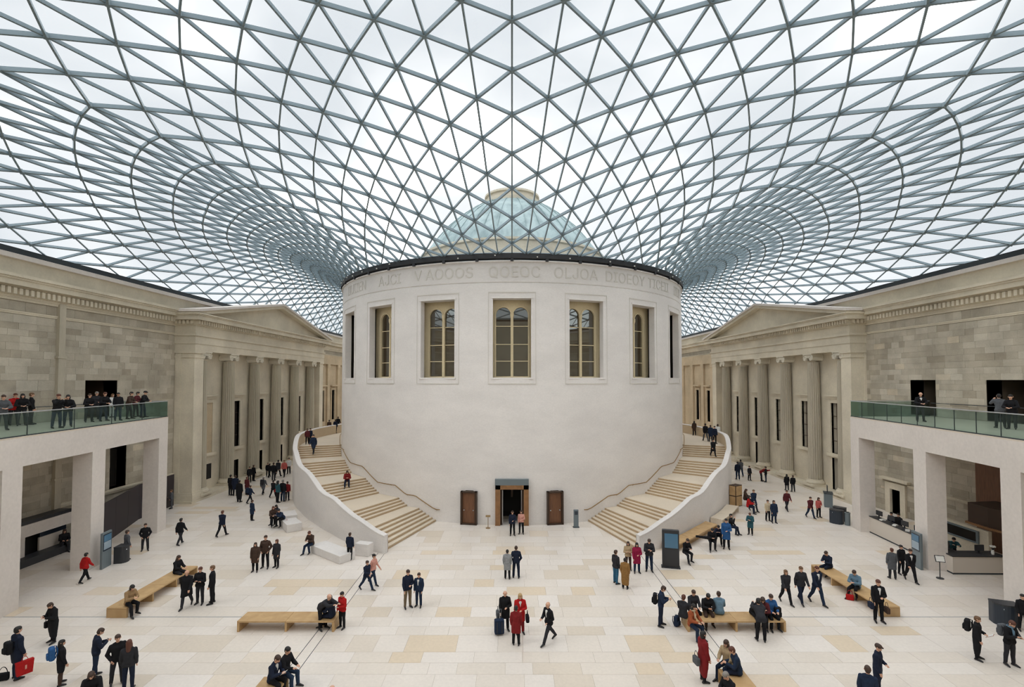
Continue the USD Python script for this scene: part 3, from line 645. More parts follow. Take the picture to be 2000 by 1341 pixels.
    for i, yc in enumerate(cols):
        v = np.array([[xc + r * fl * math.cos(t), yc + r * fl * math.sin(t), z] for r, z in pr for t, fl in zip(th, flute)]); k = n * 4
        f = np.array([[a * k + b, a * k + (b + 1) % k, (a + 1) * k + (b + 1) % k, (a + 1) * k + b] for a in range(len(pr) - 1) for b in range(k)])
        cp = emit(po, "column", MB().add(v, f), "column_stone")
        v, f, _ = cap.arr(); emit(cp, "capital", (np.stack([v[:, 0] + xc, v[:, 1] + yc, v[:, 2] + 13.15], 1), f), "capital_stone")
        bv, bf = lathe([(0.6, 1.0), (0.66, 0.96), (0.66, 0.88), (0.74, 0.84), (0.8, 0.74), (0.8, 0.62), (0.74, 0.54)], 28); m = MB().add(bv + [xc, yc, 0], bf); m.box(xc - 0.82, xc + 0.82, yc - 0.82, yc + 0.82, 0.36, 0.56); emit(cp, "column_base", m, "old_stone")
    m = MB(); bx(m, deep, 0.10, y0 - 0.2, y1 + 0.2, 0.0, 0.18); bx(m, deep, -0.0, y0, y1, 0.18, 0.36); emit(po, "plinth_steps", m, "old_stone")
    # wall behind the columns with tall windows and small lower openings
    Xb = Xf - side * 1.2; ws = [y0 + 3.85] + [y0 + 8.5 + 4.85 * k for k in range(4)] + [y0 + 27.0]
    holes = []
    low = {1: (0.36, 2.35), 2: (0.36, 2.6), 3: (0.36, 2.6)} if side > 0 else {0: (0.36, 3.3), 3: (0.36, 3.0)}
    for i, yc in enumerate(ws[:5]):
        if not (side > 0 and i == 0): holes.append((yc - 0.58, yc + 0.58, 3.75, 8.45))
        if i in low: holes.append((yc - 0.6, yc + 0.6, *low[i]))
    core = holed_slab(side, y0, y1, 0.36, 13.15, Xb, 0.5, holes); emit(po, "back_wall", core, "old_stone")
    for h in holes: recess(po, side, Xb, h, 0.22, "window_dark", "passage_stone", "window_recess")
    for i, yc in enumerate(ws[:5]):
        fr = MB(); o = Xb - Xf; bb = lambda d0, d1, a, b, c, d: fr.box(min(Xb + side * d0, Xb + side * d1), max(Xb + side * d0, Xb + side * d1), a, b, c, d)
        bb(0, 0.10, yc - 0.95, yc - 0.58, 3.75, 8.85); bb(0, 0.10, yc + 0.58, yc + 0.95, 3.75, 8.85); bb(0, 0.10, yc - 0.58, yc + 0.58, 8.45, 8.85); wp = emit(po, "window_surround", fr, "old_stone")
        fr = MB(); bb(0, 0.20, yc - 1.05, yc + 1.05, 8.85, 9.05); bb(0, 0.32, yc - 1.15, yc + 1.15, 9.05, 9.2); emit(wp, "window_hood", fr, "old_stone")
        fr = MB(); bb(0, 0.22, yc - 1.1, yc + 1.1, 3.45, 3.75); emit(wp, "window_sill", fr, "old_stone")
        if side > 0 and i == 0: fr = MB(); bb(0, 0.03, yc - 0.58, yc + 0.58, 3.75, 8.45); emit(wp, "blind_panel", fr, "old_stone_warm")
        if i == 0 and side > 0: fr = MB(); bb(0, 0.04, yc - 0.5, yc + 0.6, 1.3, 2.7); emit(wp, "grille", fr, "dark_void")
        if not (side > 0 and i == 0):
            fr = MB(); bb(-0.16, -0.12, yc - 0.03, yc + 0.03, 3.75, 8.45)
            for z in (4.9, 6.05, 7.2): bb(-0.16, -0.12, yc - 0.58, yc + 0.58, z - 0.025, z + 0.025)
            emit(wp, "glazing_bars", fr, "dark_brown")
    return po
portico(1, -27.5, 41.9, 70.6, "grey stone portico with fluted Ionic columns and pediment on the left side")
portico(-1, 29.0, 41.4, 70.2, "grey stone portico with fluted Ionic columns and pediment on the right side")

# ---------------------------------------------------------------- upper terraces with glass balustrades
def terrace(side, A, B, label, pstep, plen, panes_w):
    """A, B: far and near points (x, y) of the front line."""
    A, B = np.array(A), np.array(B); u = (B - A) / np.linalg.norm(B - A); w = np.array([u[1], -u[0]]) * side; Xw = XL if side > 0 else XR
    w = w if (w[0] < 0) == (side > 0) else -w
    near = A + u * (A[1] - 8.0) / abs(u[1])
    te = thing("terrace", label, "terrace")
    def prism(poly, z0, z1): e = extr(Polygon(poly), z1 - z0); return np.array(e.vertices) + [0, 0, z0], e.faces
    back_far, back_near = (Xw + side * 0.04, A[1]), (Xw + side * 0.04, near[1])
    v, f = prism([tuple(A), tuple(near), back_near, back_far], 6.56, 7.90); emit(te, "beam_slab", (v, f), "terrace_stone")
    v, f = prism([tuple(A), tuple(near), back_near, back_far], 7.90, 7.97); emit(te, "deck", (v, f), "slab_stone")
    for d in pstep:
        o = A + u * d; v, f = prism([tuple(o), tuple(o + u * plen), tuple(o + u * plen + w * 0.98), tuple(o + w * 0.98)], 0.0, 6.56); emit(te, "pillar", (v, f), "terrace_stone")
    gl = thing("glass_balustrade", f"greenish glass balustrade along the edge of the {'left' if side > 0 else 'right'} upper terrace", "balustrade")
    n = int(np.linalg.norm(near - A) / panes_w); rz = math.degrees(math.atan2(u[1], u[0]))
    for k in range(n):
        c = A + u * (k + 0.5) * panes_w + w * 0.06; m = MB().obox((c[0], c[1], 7.97), (panes_w - 0.03, 0.02, 1.08), rz); emit(gl, "glass_pane", m, "rail_glass")
        if k: c = A + u * k * panes_w + w * 0.06; emit(gl, "pane_clip", MB().obox((c[0], c[1], 7.97), (0.026, 0.03, 1.08), rz), "steel_dark")
    c0 = A + w * 0.06; c1 = c0 + u * n * panes_w; v, f = tube([(*c0, 9.09), (*c1, 9.09)], 0.028, 8); emit(gl, "handrail", (v, f), "chrome")
    # return along the far end
    e0 = A + w * 0.06; ln = abs(Xw - e0[0]) - 0.1; c = (e0[0] - side * ln / 2, A[1] - 0.05, 7.97); emit(gl, "glass_pane", MB().obox(c, (ln, 0.02, 1.08)), "rail_glass")
    v, f = tube([(e0[0], A[1] - 0.05, 9.09), (e0[0] - side * ln, A[1] - 0.05, 9.09)], 0.028, 8); emit(gl, "handrail", (v, f), "chrome")
    emit(gl, "base_shoe", MB().obox((*((c0 + c1) / 2), 7.97), (np.linalg.norm(c1 - c0), 0.06, 0.05), rz), "steel_dark")
    v, f = tube([(Xw + side * 0.22, A[1] - 0.3, 8.95), (Xw + side * 0.22, near[1], 8.95)], 0.025, 6); emit(gl, "wall_rail", (v, f), "steel_dark")
    return u, w
TL = terrace(1, (-24.75, 34.9), (-22.85, 22.35), "pale stone upper terrace carried on square pillars, left side", (0.0, 6.55, 12.25, 18.5), 1.08, 3.0)
TR = terrace(-1, (24.55, 35.2), (22.3, 21.5), "pale stone upper terrace carried on square pillars, right side", (0.0, 6.9, 13.0, 19.2), 1.08, 1.45)

# ---------------------------------------------------------------- furniture and fittings
def bench(x0, x1, y0, y1, label, h=0.45, nleg=3):
    b = thing("bench", label, "bench", ((x0 + x1) / 2, (y0 + y1) / 2, 0)); lx, ly = x1 - x0, y1 - y0
    alongx = lx > ly
    n = 2 if max(lx, ly) < 6 else 3
    for k in range(n):
        t0, t1 = -0.5 + k / n, -0.5 + (k + 1) / n; g = 0.004
        sz = (lx / n - 2 * g, ly, 0.07) if alongx else (lx, ly / n - 2 * g, 0.07); c = ((t0 + t1) / 2 * lx, 0, h - 0.07) if alongx else (0, (t0 + t1) / 2 * ly, h - 0.07)
        m = rbox(sz, 0.012).translate(c); emit(b, "seat_board", m, "bench_wood")
    for k in range(nleg):
        t = -0.5 + (k + 0.5 * 0.06) / (nleg - 1) * (1 - 0.03) if k == 0 else (-0.5 + k / (nleg - 1) if k < nleg - 1 else 0.5)
        w = 0.09
        if alongx: c = (max(-lx / 2 + w / 2, min(lx / 2 - w / 2, t * lx)), 0, 0); sz = (w, ly - 0.04 * (0 < k < nleg - 1), h - 0.07)
        else: c = (0, max(-ly / 2 + w / 2, min(ly / 2 - w / 2, t * ly)), 0); sz = (lx - 0.04 * (0 < k < nleg - 1), w, h - 0.07)
        emit(b, "leg", MB().obox(c, sz), "bench_wood")
    return b
bench(-18.1, -17.2, 21.9, 26.8, "long low wooden bench near the left terrace running towards the portico", nleg=4)
bench(16.5, 17.4, 22.0, 27.0, "long low wooden bench near the right terrace running towards the portico", nleg=4)
bench(-11.6, -7.5, 20.7, 21.55, "wooden bench set crosswise on the left with a bare left half")
bench(7.4, 11.55, 20.7, 21.55, "wooden bench set crosswise on the right with people seated at both ends")
bench(-8.5, -7.65, 12.6, 16.9, "wooden bench at the bottom edge on the left below the man in the navy suit")
bench(7.25, 8.1, 12.6, 17.35, "wooden bench at the bottom edge on the right beneath the navy jacketed man")
def stone_block(c, size, rz, label):
    b = emit(W, "stone_block_seat", rbox(size, 0.02).rotate((0, 0, rz)).translate(c), "white_stone", label=label); stage.GetPrimAtPath(b).SetCustomDataByKey("category", "stone bench")
stone_block((-10.85, 29.55, 0), (3.15, 1.05, 0.46), -38, "long low white stone block seat at the foot of the left staircase parapet")
stone_block((-9.0, 29.75, 0), (0.95, 0.55, 0.72), -18, "short tall stone block beside the lower end of the left parapet")
stone_block((-15.75, 34.85, 0), (1.7, 1.0, 0.55), -52, "stone block seat with a huddled group beside the left staircase wall")
stone_block((-16.9, 37.1, 0), (1.5, 0.9, 0.5), -60, "stone block seat behind the huddled group along the left staircase wall")
def curved_bench(s, p0, p1, label, mat, h=0.46, wd=0.9):
    b = thing("curved_bench", label, "bench"); i = lambda p: ro(p) + 0.10; o = lambda p: ro(p) + 0.10 + wd
    n = 3
    for k in range(n):
        a, c = p0 + (p1 - p0) * k / n, p0 + (p1 - p0) * (k + 1) / n; emit(b, "seat_board", sector(s, a + 0.02, c - 0.02, i, o, h - 0.08, h), mat)
    emit(b, "base", sector(s, p0 + 0.05, p1 - 0.05, i, lambda p: o(p) - 0.25, 0.0, h - 0.08), mat)
    emit(b, "end_panel", sector(s, p0, p0 + 0.22, i, o, 0, h - 0.08), mat); emit(b, "end_panel", sector(s, p1 - 0.22, p1, i, o, 0, h - 0.08), mat)
curved_bench(1, 22.6, 37.2, "curved pale wooden bench along the right staircase wall behind the black kiosk", "bench_wood")
curved_bench(1, 40.0, 52.0, "curved pale bench farther along the right staircase wall", "tread_stone", 0.48)
cb = thing("wooden_cabinet", "wooden display cabinet with two panels at the right staircase wall", "cabinet", pol(ro(57) + 0.5, 57), -57 + 90)
emit(cb, "carcass", MB().obox((0, 0, 0), (0.9, 0.6, 1.75)), "dark_brown")
for z in (0.06, 0.92): emit(cb, "panel", MB().obox((0, -0.31, z), (0.8, 0.04, 0.78)), "bench_wood"); 
for z in (0.06, 0.92): emit(cb, "panel", MB().obox((-0.46, 0.0, z), (0.04, 0.52, 0.78)), "bench_wood")

def kiosk():
    k = thing("information_kiosk", "tall black information kiosk with a blue screen by the right staircase", "kiosk", (9.0, 27.75, 0), -14)
    emit(k, "cabinet", rbox((0.92, 0.26, 2.06), 0.02).translate((0, 0, 0.05)), "charcoal"); emit(k, "base_plate", MB().obox((0, 0, 0), (1.02, 0.40, 0.06)), "charcoal")
    emit(k, "screen", MB().obox((0.03, -0.14, 1.12), (0.72, 0.02, 0.80)), "screen_blue"); emit(k, "lower_panel", MB().obox((0.03, -0.135, 0.15), (0.78, 0.015, 0.90)), "charcoal")
kiosk()
def map_pylon(c, rz, label, mats=("screen_dark", "screen_pale")):
    k = thing("map_pylon", label, "sign", (*c, 0), rz); emit(k, "body", rbox((0.78, 0.12, 2.0), 0.01), "slate_grey")
    emit(k, "map_panel", MB().obox((0, -0.065, 0.98), (0.66, 0.02, 0.92)), mats[0]); emit(k, "map_sheet", MB().obox((0, -0.08, 1.05), (0.60, 0.01, 0.42)), mats[1]); emit(k, "map_sheet", MB().obox((0, -0.08, 1.49), (0.60, 0.01, 0.36)), "screen_blue")
uL = math.degrees(math.atan2(TL[0][1], TL[0][0])); uR = math.degrees(math.atan2(TR[0][1], TR[0][0]))
map_pylon((-23.05, 27.75), uL + 180, "grey map pylon with a picture screen against the left terrace pillar")
map_pylon((22.95, 27.7), uR, "grey map pylon with a pale poster against the right terrace pillar")
def info_post():
    k = thing("info_post", "slim grey-blue information post to the right of the doorway", "sign", (4.62, 35.2, 0)); emit(k, "post", rbox((0.34, 0.16, 1.26), 0.02), "slate_grey"); emit(k, "foot", MB().obox((0, 0, 0), (0.44, 0.3, 0.04)), "steel_dark"); emit(k, "dark_panel", MB().obox((0, -0.085, 0.92), (0.22, 0.02, 0.24)), "screen_dark")
info_post()
def small_stand(c, label, h, plate, rz=0, mat="brass", face="brass"):
    k = thing("sign_stand", label, "sign", (*c, 0), rz); v, f = tube([(0, 0, 0.02), (0, 0, h)], 0.022, 8); emit(k, "pole", (v, f), mat); v, f = lathe([(0.01, 0.035), (0.17, 0.03), (0.17, 0.0), (0.01, 0.0)], 20); emit(k, "foot", (v, f), mat)
    e = trimesh.creation.box((plate[0], 0.025, plate[1])); e.apply_transform(trimesh.transformations.rotation_matrix(math.radians(-25), [1, 0, 0])); e.apply_translation([0, -0.02, h]); pl = emit(k, "sign_plate", e, mat)
    e = trimesh.creation.box((plate[0] - 0.06, 0.01, plate[1] - 0.06)); e.apply_transform(trimesh.transformations.rotation_matrix(math.radians(-25), [1, 0, 0])); e.apply_translation([0, -0.04, h + 0.005]); emit(pl, "sign_face", e, face)
small_stand((-1.72, 35.0), "small brass sign stand to the left of the main doorway", 0.86, (0.34, 0.14))
small_stand((22.9, 26.2), "dark metal sign stand with a white notice beside the right desk", 1.05, (0.44, 0.34), -15, "charcoal", "paper")
def round_bin(c, label, rz, w=0.86, h=0.92, mat="bin_navy"):
    k = thing("litter_bin", label, "litter bin", (*c, 0), rz)
    pts = [(-w / 2, 0.3)] + [(w / 2 * math.cos(a) * -1, -0.28 * math.sin(a) - 0.02) for a in np.linspace(0, math.pi, 12)] + [(w / 2, 0.3)]
    e = extr(Polygon(pts), h - 0.06); emit(k, "body", e, mat); e = extr(Polygon(pts).buffer(0.012), 0.06); e.apply_translation([0, 0, h - 0.06]); emit(k, "lid", e, "charcoal"); emit(k, "emblem", MB().obox((-0.12, -0.27, h - 0.22), (0.1, 0.02, 0.05)), "ink_white")
round_bin((21.45, 21.35), "large black rounded litter bin in front of the nearest right pillar", -20)
round_bin((24.05, 36.2), "dark blue litter bin at the far end of the right terrace", -50, 0.85, 1.0)
round_bin((24.75, 36.9), "second dark blue bin behind the one at the far right pillar", -50, 0.8, 1.0)
k = thing("ash_bin", "slim grey cylinder bin beside the blue bins at the right pillar", "litter bin", (24.55, 35.7, 0)); v, f = lathe([(0.01, 0), (0.17, 0), (0.17, 0.86), (0.19, 0.88), (0.19, 0.92), (0.01, 0.95)], 20); emit(k, "body", (v, f), "slate_grey", smooth=30); v, f = lathe([(0.12, 0.955), (0.01, 0.96)], 16); emit(k, "opening", (v, f), "dark_void")
round_bin((-22.75, 28.6), "square-backed black bin beside the left map pylon", uL + 180, 0.66, 0.95, "charcoal")
# hoarding of dark panels along the left wall
hd = thing("hoarding", "dark plum hoarding of tall panels along the left wall under the terrace", "hoarding")
pts = [(-26.25, 31.2), (-27.0, 33.2), (-27.75, 35.2), (-28.5, 37.2), (-28.6, 39.3), (-28.7, 41.3)]
for (a, b), (c, d) in zip(pts, pts[1:]):
    l = math.hypot(c - a, d - b); rz = math.degrees(math.atan2(d - b, c - a)); emit(hd, "panel", MB().obox(((a + c) / 2, (b + d) / 2, 0.02), (l - 0.02, 0.07, 2.62)), "panel_plum") if False else emit(hd, "panel", MB().obox(((a + c) / 2, (b + d) / 2, 0.0), (l - 0.02, 0.07, 2.62), rz), "panel_plum")
# shop front in the left bay
sh = thing("shop_front", "dark recessed shop counter with a stone band in the left bay", "shop front")
emit(sh, "stone_band", MB().box(-28.9, -27.9, 22.6, 31.0, 1.58, 2.26), "terrace_stone"); emit(sh, "shadow_rail", MB().box(-28.8, -28.0, 22.6, 31.0, 2.26, 2.46), "charcoal")
emit(sh, "back_panel", MB().box(-28.95, -28.75, 22.6, 31.0, 0.0, 1.58), "dark_void"); emit(sh, "counter", MB().box(-28.3, -27.55, 22.6, 31.1, 0, 0.42), "charcoal")
emit(sh, "pale_poster", MB().box(-28.35, -28.25, 29.2, 30.9, 0.42, 1.2), "desk_white"); emit(sh, "dark_sign", MB().box(-28.33, -28.22, 29.2, 30.9, 1.22, 1.5), "screen_dark"); emit(sh, "pier", MB().box(-28.6, -28.1, 27.6, 28.2, 0.42, 1.58), "terrace_stone")
for p, m in (((-27.1, 26.2), "dark_brown"), ((-27.15, 25.2), "charcoal")):
    k = thing("planter", "dark round planter with a pale flower in the left bay" if m == "dark_brown" else "black planter in the left bay nearest the big pillar", "planter", (*p, 0)); v, f = lathe([(0.01, 0), (0.24, 0), (0.30, 0.55), (0.26, 0.55), (0.24, 0.48), (0.01, 0.48)], 20); emit(k, "pot", (v, f), m)
    pm_ = MB()
    for q in range(9):
        a = q * 0.7; v, f = tube([(0.05 * math.cos(a), 0.05 * math.sin(a), 0.46), (0.12 * math.cos(a), 0.12 * math.sin(a), 0.7), (0.22 * math.cos(a), 0.22 * math.sin(a), 0.84)], [0.012, 0.03, 0.006], 5); pm_.add(v, f)
    emit(k, "leaves", pm_, "bin_navy")
    if m == "dark_brown": emit(k, "flower", trimesh.creation.icosphere(1, 0.09).apply_translation([0, 0, 0.86]), "cream_stone")
# information desks under the right terrace
def desk(poly, h, label, things):
    k = thing("information_desk", label, "desk"); P = Polygon(poly); e = extr(P, h - 0.05); emit(k, "front_panel", e, "desk_white"); e = extr(P.buffer(0.03), 0.05); e.apply_translation([0, 0, h - 0.05]); emit(k, "worktop", e, "charcoal")
    e = extr(P.buffer(0.005), 0.08); emit(k, "kick_plate", e, "steel_dark")
desk([(24.95, 34.2), (24.55, 29.3), (25.05, 29.3), (25.45, 34.2)], 1.15, "long white information desk between the right terrace pillars", 0)
desk([(24.25, 28.0), (24.1, 26.75), (26.9, 26.7), (26.95, 27.5), (25.0, 27.55), (25.05, 28.0)], 1.0, "angled white reception desk under the right terrace beside the notice stand", 0)
def monitor(c, rz, label):
    k = thing("monitor", label, "monitor", c, rz); emit(k, "screen", rbox((0.5, 0.05, 0.32), 0.008).translate((0, 0, 0.16)), "charcoal"); emit(k, "stand", MB().obox((0, 0.03, 0.0), (0.08, 0.04, 0.2)), "charcoal"); emit(k, "stand_foot", MB().obox((0, 0.03, 0), (0.22, 0.16, 0.015)), "charcoal")
for i, y in enumerate((33.5, 32.3, 31.1, 30.0)):
    monitor((25.08 + (y - 31.7) * 0.08, y, 1.15), 95, ["black monitor at the far end of the long white desk", "second black monitor along the long white desk", "third black monitor along the long white desk", "black monitor nearest the pillar on the long white desk"][i])
monitor((24.72, 27.72, 1.0), 60, "black monitor on the corner of the angled reception desk"); monitor((25.9, 27.1, 1.0), 0, "black monitor in the middle of the angled reception desk")
for i, (x, y, z) in enumerate(((24.98, 32.9, 1.15), (24.88, 31.7, 1.15), (24.8, 30.6, 1.15))):
    k = thing("leaflet_stack", ["stack of white leaflets at the far end of the long desk", "stack of white leaflets in the middle of the long desk", "stack of white leaflets near the pillar end of the desk"][i], "leaflets", (x, y, z), 20 * i)
    for q in range(4): emit(k, "leaflet", MB().obox((0.01 * q, 0.006 * q, 0.02 * q), (0.30, 0.22, 0.018), 6 * q), "paper")
k = thing("flower_vase", "small white vase of flowers at the right end of the angled desk", "vase", (26.5, 26.95, 1.0)); v, f = lathe([(0.01, 0), (0.06, 0), (0.08, 0.12), (0.05, 0.22), (0.06, 0.26)], 14); emit(k, "vase", (v, f), "paper", smooth=40)
for q in range(6):
    a = q * 1.05; v, f = tube([(0, 0, 0.2), (0.09 * math.cos(a), 0.09 * math.sin(a), 0.42)], 0.008, 5); s_ = emit(k, "stem", (v, f), "bin_navy"); emit(s_, "blossom", trimesh.creation.icosphere(1, 0.05).apply_translation([0.09 * math.cos(a), 0.09 * math.sin(a), 0.44]), "paper")
k = thing("gallery_balcony", "dark curved balcony front above the right end of the angled desk", "balcony")
e = extr(Polygon([(30.35, 26.2), (28.8, 26.5), (28.1, 27.4), (27.9, 28.6), (27.95, 29.9), (30.35, 30.2)]), 1.15); e.apply_translation([0, 0, 1.98]); emit(k, "balcony_front", e, "dark_brown"); e = extr(Polygon([(30.35, 26.1), (28.75, 26.4), (28.0, 27.35), (27.8, 28.6), (27.85, 30.0), (30.35, 30.3)]), 0.12); e.apply_translation([0, 0, 1.86]); emit(k, "balcony_floor", e, "bronze")
emit(k, "brown_pier", MB().box(29.9, 30.36, 26.4, 31.4, 0, 6.5), "door_wood")
k = thing("back_counter", "pale stone back counter with a dark framed hatch behind the angled desk", "counter"); emit(k, "partition", MB().box(27.8, 28.0, 28.5, 32.6, 0, 1.75), "old_stone"); emit(k, "hatch", MB().box(27.74, 27.79, 29.2, 31.7, 0.95, 1.5), "window_dark")
m = MB(); m.box(27.72, 27.8, 29.05, 31.85, 0.85, 0.95); m.box(27.72, 27.8, 29.05, 31.85, 1.5, 1.6); m.box(27.72, 27.8, 29.05, 29.2, 0.95, 1.5); m.box(27.72, 27.8, 31.7, 31.85, 0.95, 1.5); emit(k, "hatch_frame", m, "slate_grey")
k = thing("ticket_podium", "grey podium with a black monitor before the right portico columns", "podium", (26.6, 41.0, 0), 60); emit(k, "body", rbox((0.95, 0.6, 1.12), 0.02), "slate_grey"); emit(k, "top", MB().obox((0, 0, 1.12), (1.02, 0.68, 0.04)), "steel_dark"); emit(k, "monitor", MB().obox((0.05, 0.05, 1.3), (0.5, 0.06, 0.42)), "charcoal"); emit(k, "monitor_stand", MB().obox((0.05, 0.05, 1.16), (0.07, 0.05, 0.2)), "charcoal")

# ---------------------------------------------------------------- bags and small carried things
def xf(name, label, cat, loc, rz, **kw): return thing(name, label, cat, loc, rz, **kw)
def backpack(loc, rz, mat, label, s=1.0):
    k = xf("backpack", label, "backpack", loc, rz); emit(k, "pack", rbox((0.30 * s, 0.17 * s, 0.44 * s), 0.06, 10), mat, smooth=50); emit(k, "front_pocket", rbox((0.22 * s, 0.07 * s, 0.20 * s), 0.03, 8).translate((0, -0.10 * s, 0.05)), mat, smooth=50)
    for x in (-0.09, 0.09): v, f = tube([(x * s, 0.07 * s, 0.42 * s), (x * s * 1.1, 0.13 * s, 0.40 * s), (x * s * 1.1, 0.14 * s, 0.22 * s), (x * s, 0.085 * s, 0.06 * s)], 0.018, 6); emit(k, "strap", (v, f), mat)
def handbag(loc, rz, mat, label, w=0.32, h=0.26, d=0.14, strap=0.22):
    k = xf("handbag", label, "bag", loc, rz); emit(k, "bag_body", rbox((w, d, h), 0.035, 8), mat, smooth=50); v, f = tube([(w * 0.36 * math.cos(a), 0, h - 0.02 + strap * math.sin(a)) for a in np.linspace(0, math.pi, 9)], 0.011, 6); emit(k, "bag_handle", (v, f), mat)
def carrier(loc, rz, mat, label, w=0.44, h=0.46):
    k = xf("shopping_bag", label, "bag", loc, rz); e = trimesh.creation.box((w, 0.14, h)); v = np.array(e.vertices); v[:, 0] *= np.where(v[:, 2] > 0, 1.08, 0.92); v[:, 2] += h / 2; emit(k, "bag_body", (v, e.faces), mat); v, f = tube([(0.09 * math.cos(a), 0, h - 0.01 + 0.15 * math.sin(a)) for a in np.linspace(0, math.pi, 9)], 0.008, 5); emit(k, "bag_handle", (v, f), mat); emit(k, "pale_mark", MB().obox((0.02, -0.073, 0.18), (0.05, 0.012, 0.14)), "cloth_pnk")
def suitcase(loc, rz, mat, label):
    k = xf("suitcase", label, "suitcase", loc, rz); emit(k, "case", rbox((0.40, 0.24, 0.58), 0.04, 8).translate((0, 0, 0.06)), mat, smooth=50)
    for x in (-0.15, 0.15):
        v, f = tube([(x - 0.02, 0.09, 0.04), (x + 0.02, 0.09, 0.04)], 0.04, 10); emit(k, "wheel", (v, f), "charcoal")
    v, f = tube([(-0.1, 0.1, 0.6), (-0.1, 0.1, 1.0), (0.1, 0.1, 1.0), (0.1, 0.1, 0.6)], 0.011, 6); emit(k, "pull_handle", (v, f), "slate_grey")
    for x in (-0.1, 0.1): emit(k, "rib", MB().box(x - 0.015, x + 0.015, -0.126, -0.118, 0.12, 0.56), "charcoal")
def long_case(loc, rz, mat, label):
    k = xf("long_case", label, "bag", loc, rz); v, f = tube([(x, 0, 0.08) for x in (-0.62, -0.6, -0.2, 0.3, 0.58, 0.62)], [0.04, 0.07, 0.075, 0.11, 0.11, 0.06], 12); emit(k, "case", (v, f), mat, smooth=50); v, f = tube([(-0.1, 0, 0.15), (-0.05, 0, 0.2), (0.1, 0, 0.2), (0.15, 0, 0.17)], 0.012, 6); emit(k, "handle", (v, f), mat)
def leaflet(loc, rz, label, mat):
    k = xf("leaflet", label, "leaflet", loc, rz); a = trimesh.creation.box((0.21, 0.26, 0.006)); a.apply_transform(trimesh.transformations.rotation_matrix(math.radians(35), [1, 0, 0])); emit(k, "cover", a, mat); b = trimesh.creation.box((0.19, 0.24, 0.004)); b.apply_transform(trimesh.transformations.rotation_matrix(math.radians(35), [1, 0, 0])); b.apply_translation([0, -0.004, 0.006]); emit(k, "page", b, "paper")
def phone(loc, rz, label):
    k = xf("phone", label, "phone", loc, rz); a = rbox((0.075, 0.01, 0.15), 0.004, 6).rotate((35, 0, 0)); emit(k, "phone_body", a, "charcoal"); a = MB().add(rotx_([[x, -0.006, z] for x in (-0.034, 0.034) for z in (0.01, 0.14)], 35), np.array([[0, 1, 3], [0, 3, 2]])); emit(k, "phone_screen", a, "screen_blue")
def rotx_(v, deg):
    a = math.radians(deg); c, s = math.cos(a), math.sin(a); v = np.asarray(v, float); return np.stack([v[:, 0], v[:, 1] * c - v[:, 2] * s, v[:, 1] * s + v[:, 2] * c], 1)
def scarf(label, mat):
    p, G, s, base = WHO[label]; n, up = G["J"]["neck"], G["J"]["up"]; a = np.linspace(0, 2 * np.pi, 15); c = n + up * 0.015
    v, f = tube([c + np.array([0.085 * math.cos(t), 0.085 * math.sin(t) + 0.01, 0.01 * math.sin(2 * t)]) for t in a], 0.036, 8); w, g = tube([c + [0.03, 0.09, -0.01], c + [0.035, 0.15, -0.12], c + [0.03, 0.16, -0.28]], [0.035, 0.04, 0.03], 8)
    v, f = np.vstack([v, w]), np.vstack([f, g + len(v)]); emit(p, "scarf", (v * s + [0, 0, base], f), mat, smooth=60)
def shirt_front(label, mat):
    p, G, s, base = WHO[label]; J = G["J"]; d = np.cross(J["rt"], J["up"]) * 0; h = hullp((J["chest"] + [-0.02, 0.092, 0.10], 0.042), (J["chest"] + [0.02, 0.092, 0.10], 0.042), (J["chest"] + [0, 0.104, 0.0], 0.040), (J["waist"] + [0, 0.096, 0.06], 0.040)); v, f = meshkit.arrays(h)[:2]
    emit(p, "shirt_front", (v * s + [0, 0, base], f), mat, smooth=60)

# ---------------------------------------------------------------- people
ICO = trimesh.creation.icosphere(2, 1.0).vertices; ICO1 = trimesh.creation.icosphere(1, 1.0).vertices
def hullp(*sp):
    return Manifold.hull_points(np.vstack([(ICO if r > 0.05 else ICO1) * r + np.asarray(p, float) for p, r in sp]))
def union(ms): return Manifold.batch_boolean([m for m in ms if not m.is_empty()], OpType.Add)
def soften(m, length, it=6, wob=0.0, seed=0):
    k = m.refine_to_length(length).to_mesh(); t = trimesh.Trimesh(k.vert_properties[:, :3].astype(float), k.tri_verts, process=True)
    trimesh.smoothing.filter_taubin(t, lamb=0.5, nu=0.52, iterations=it)
    v = np.array(t.vertices)
    if wob: v = v + t.vertex_normals * ((meshkit.fbm(v * [7, 7, 4] + seed, 3) - 0.5) * wob)[:, None]
    return v, np.array(t.faces)
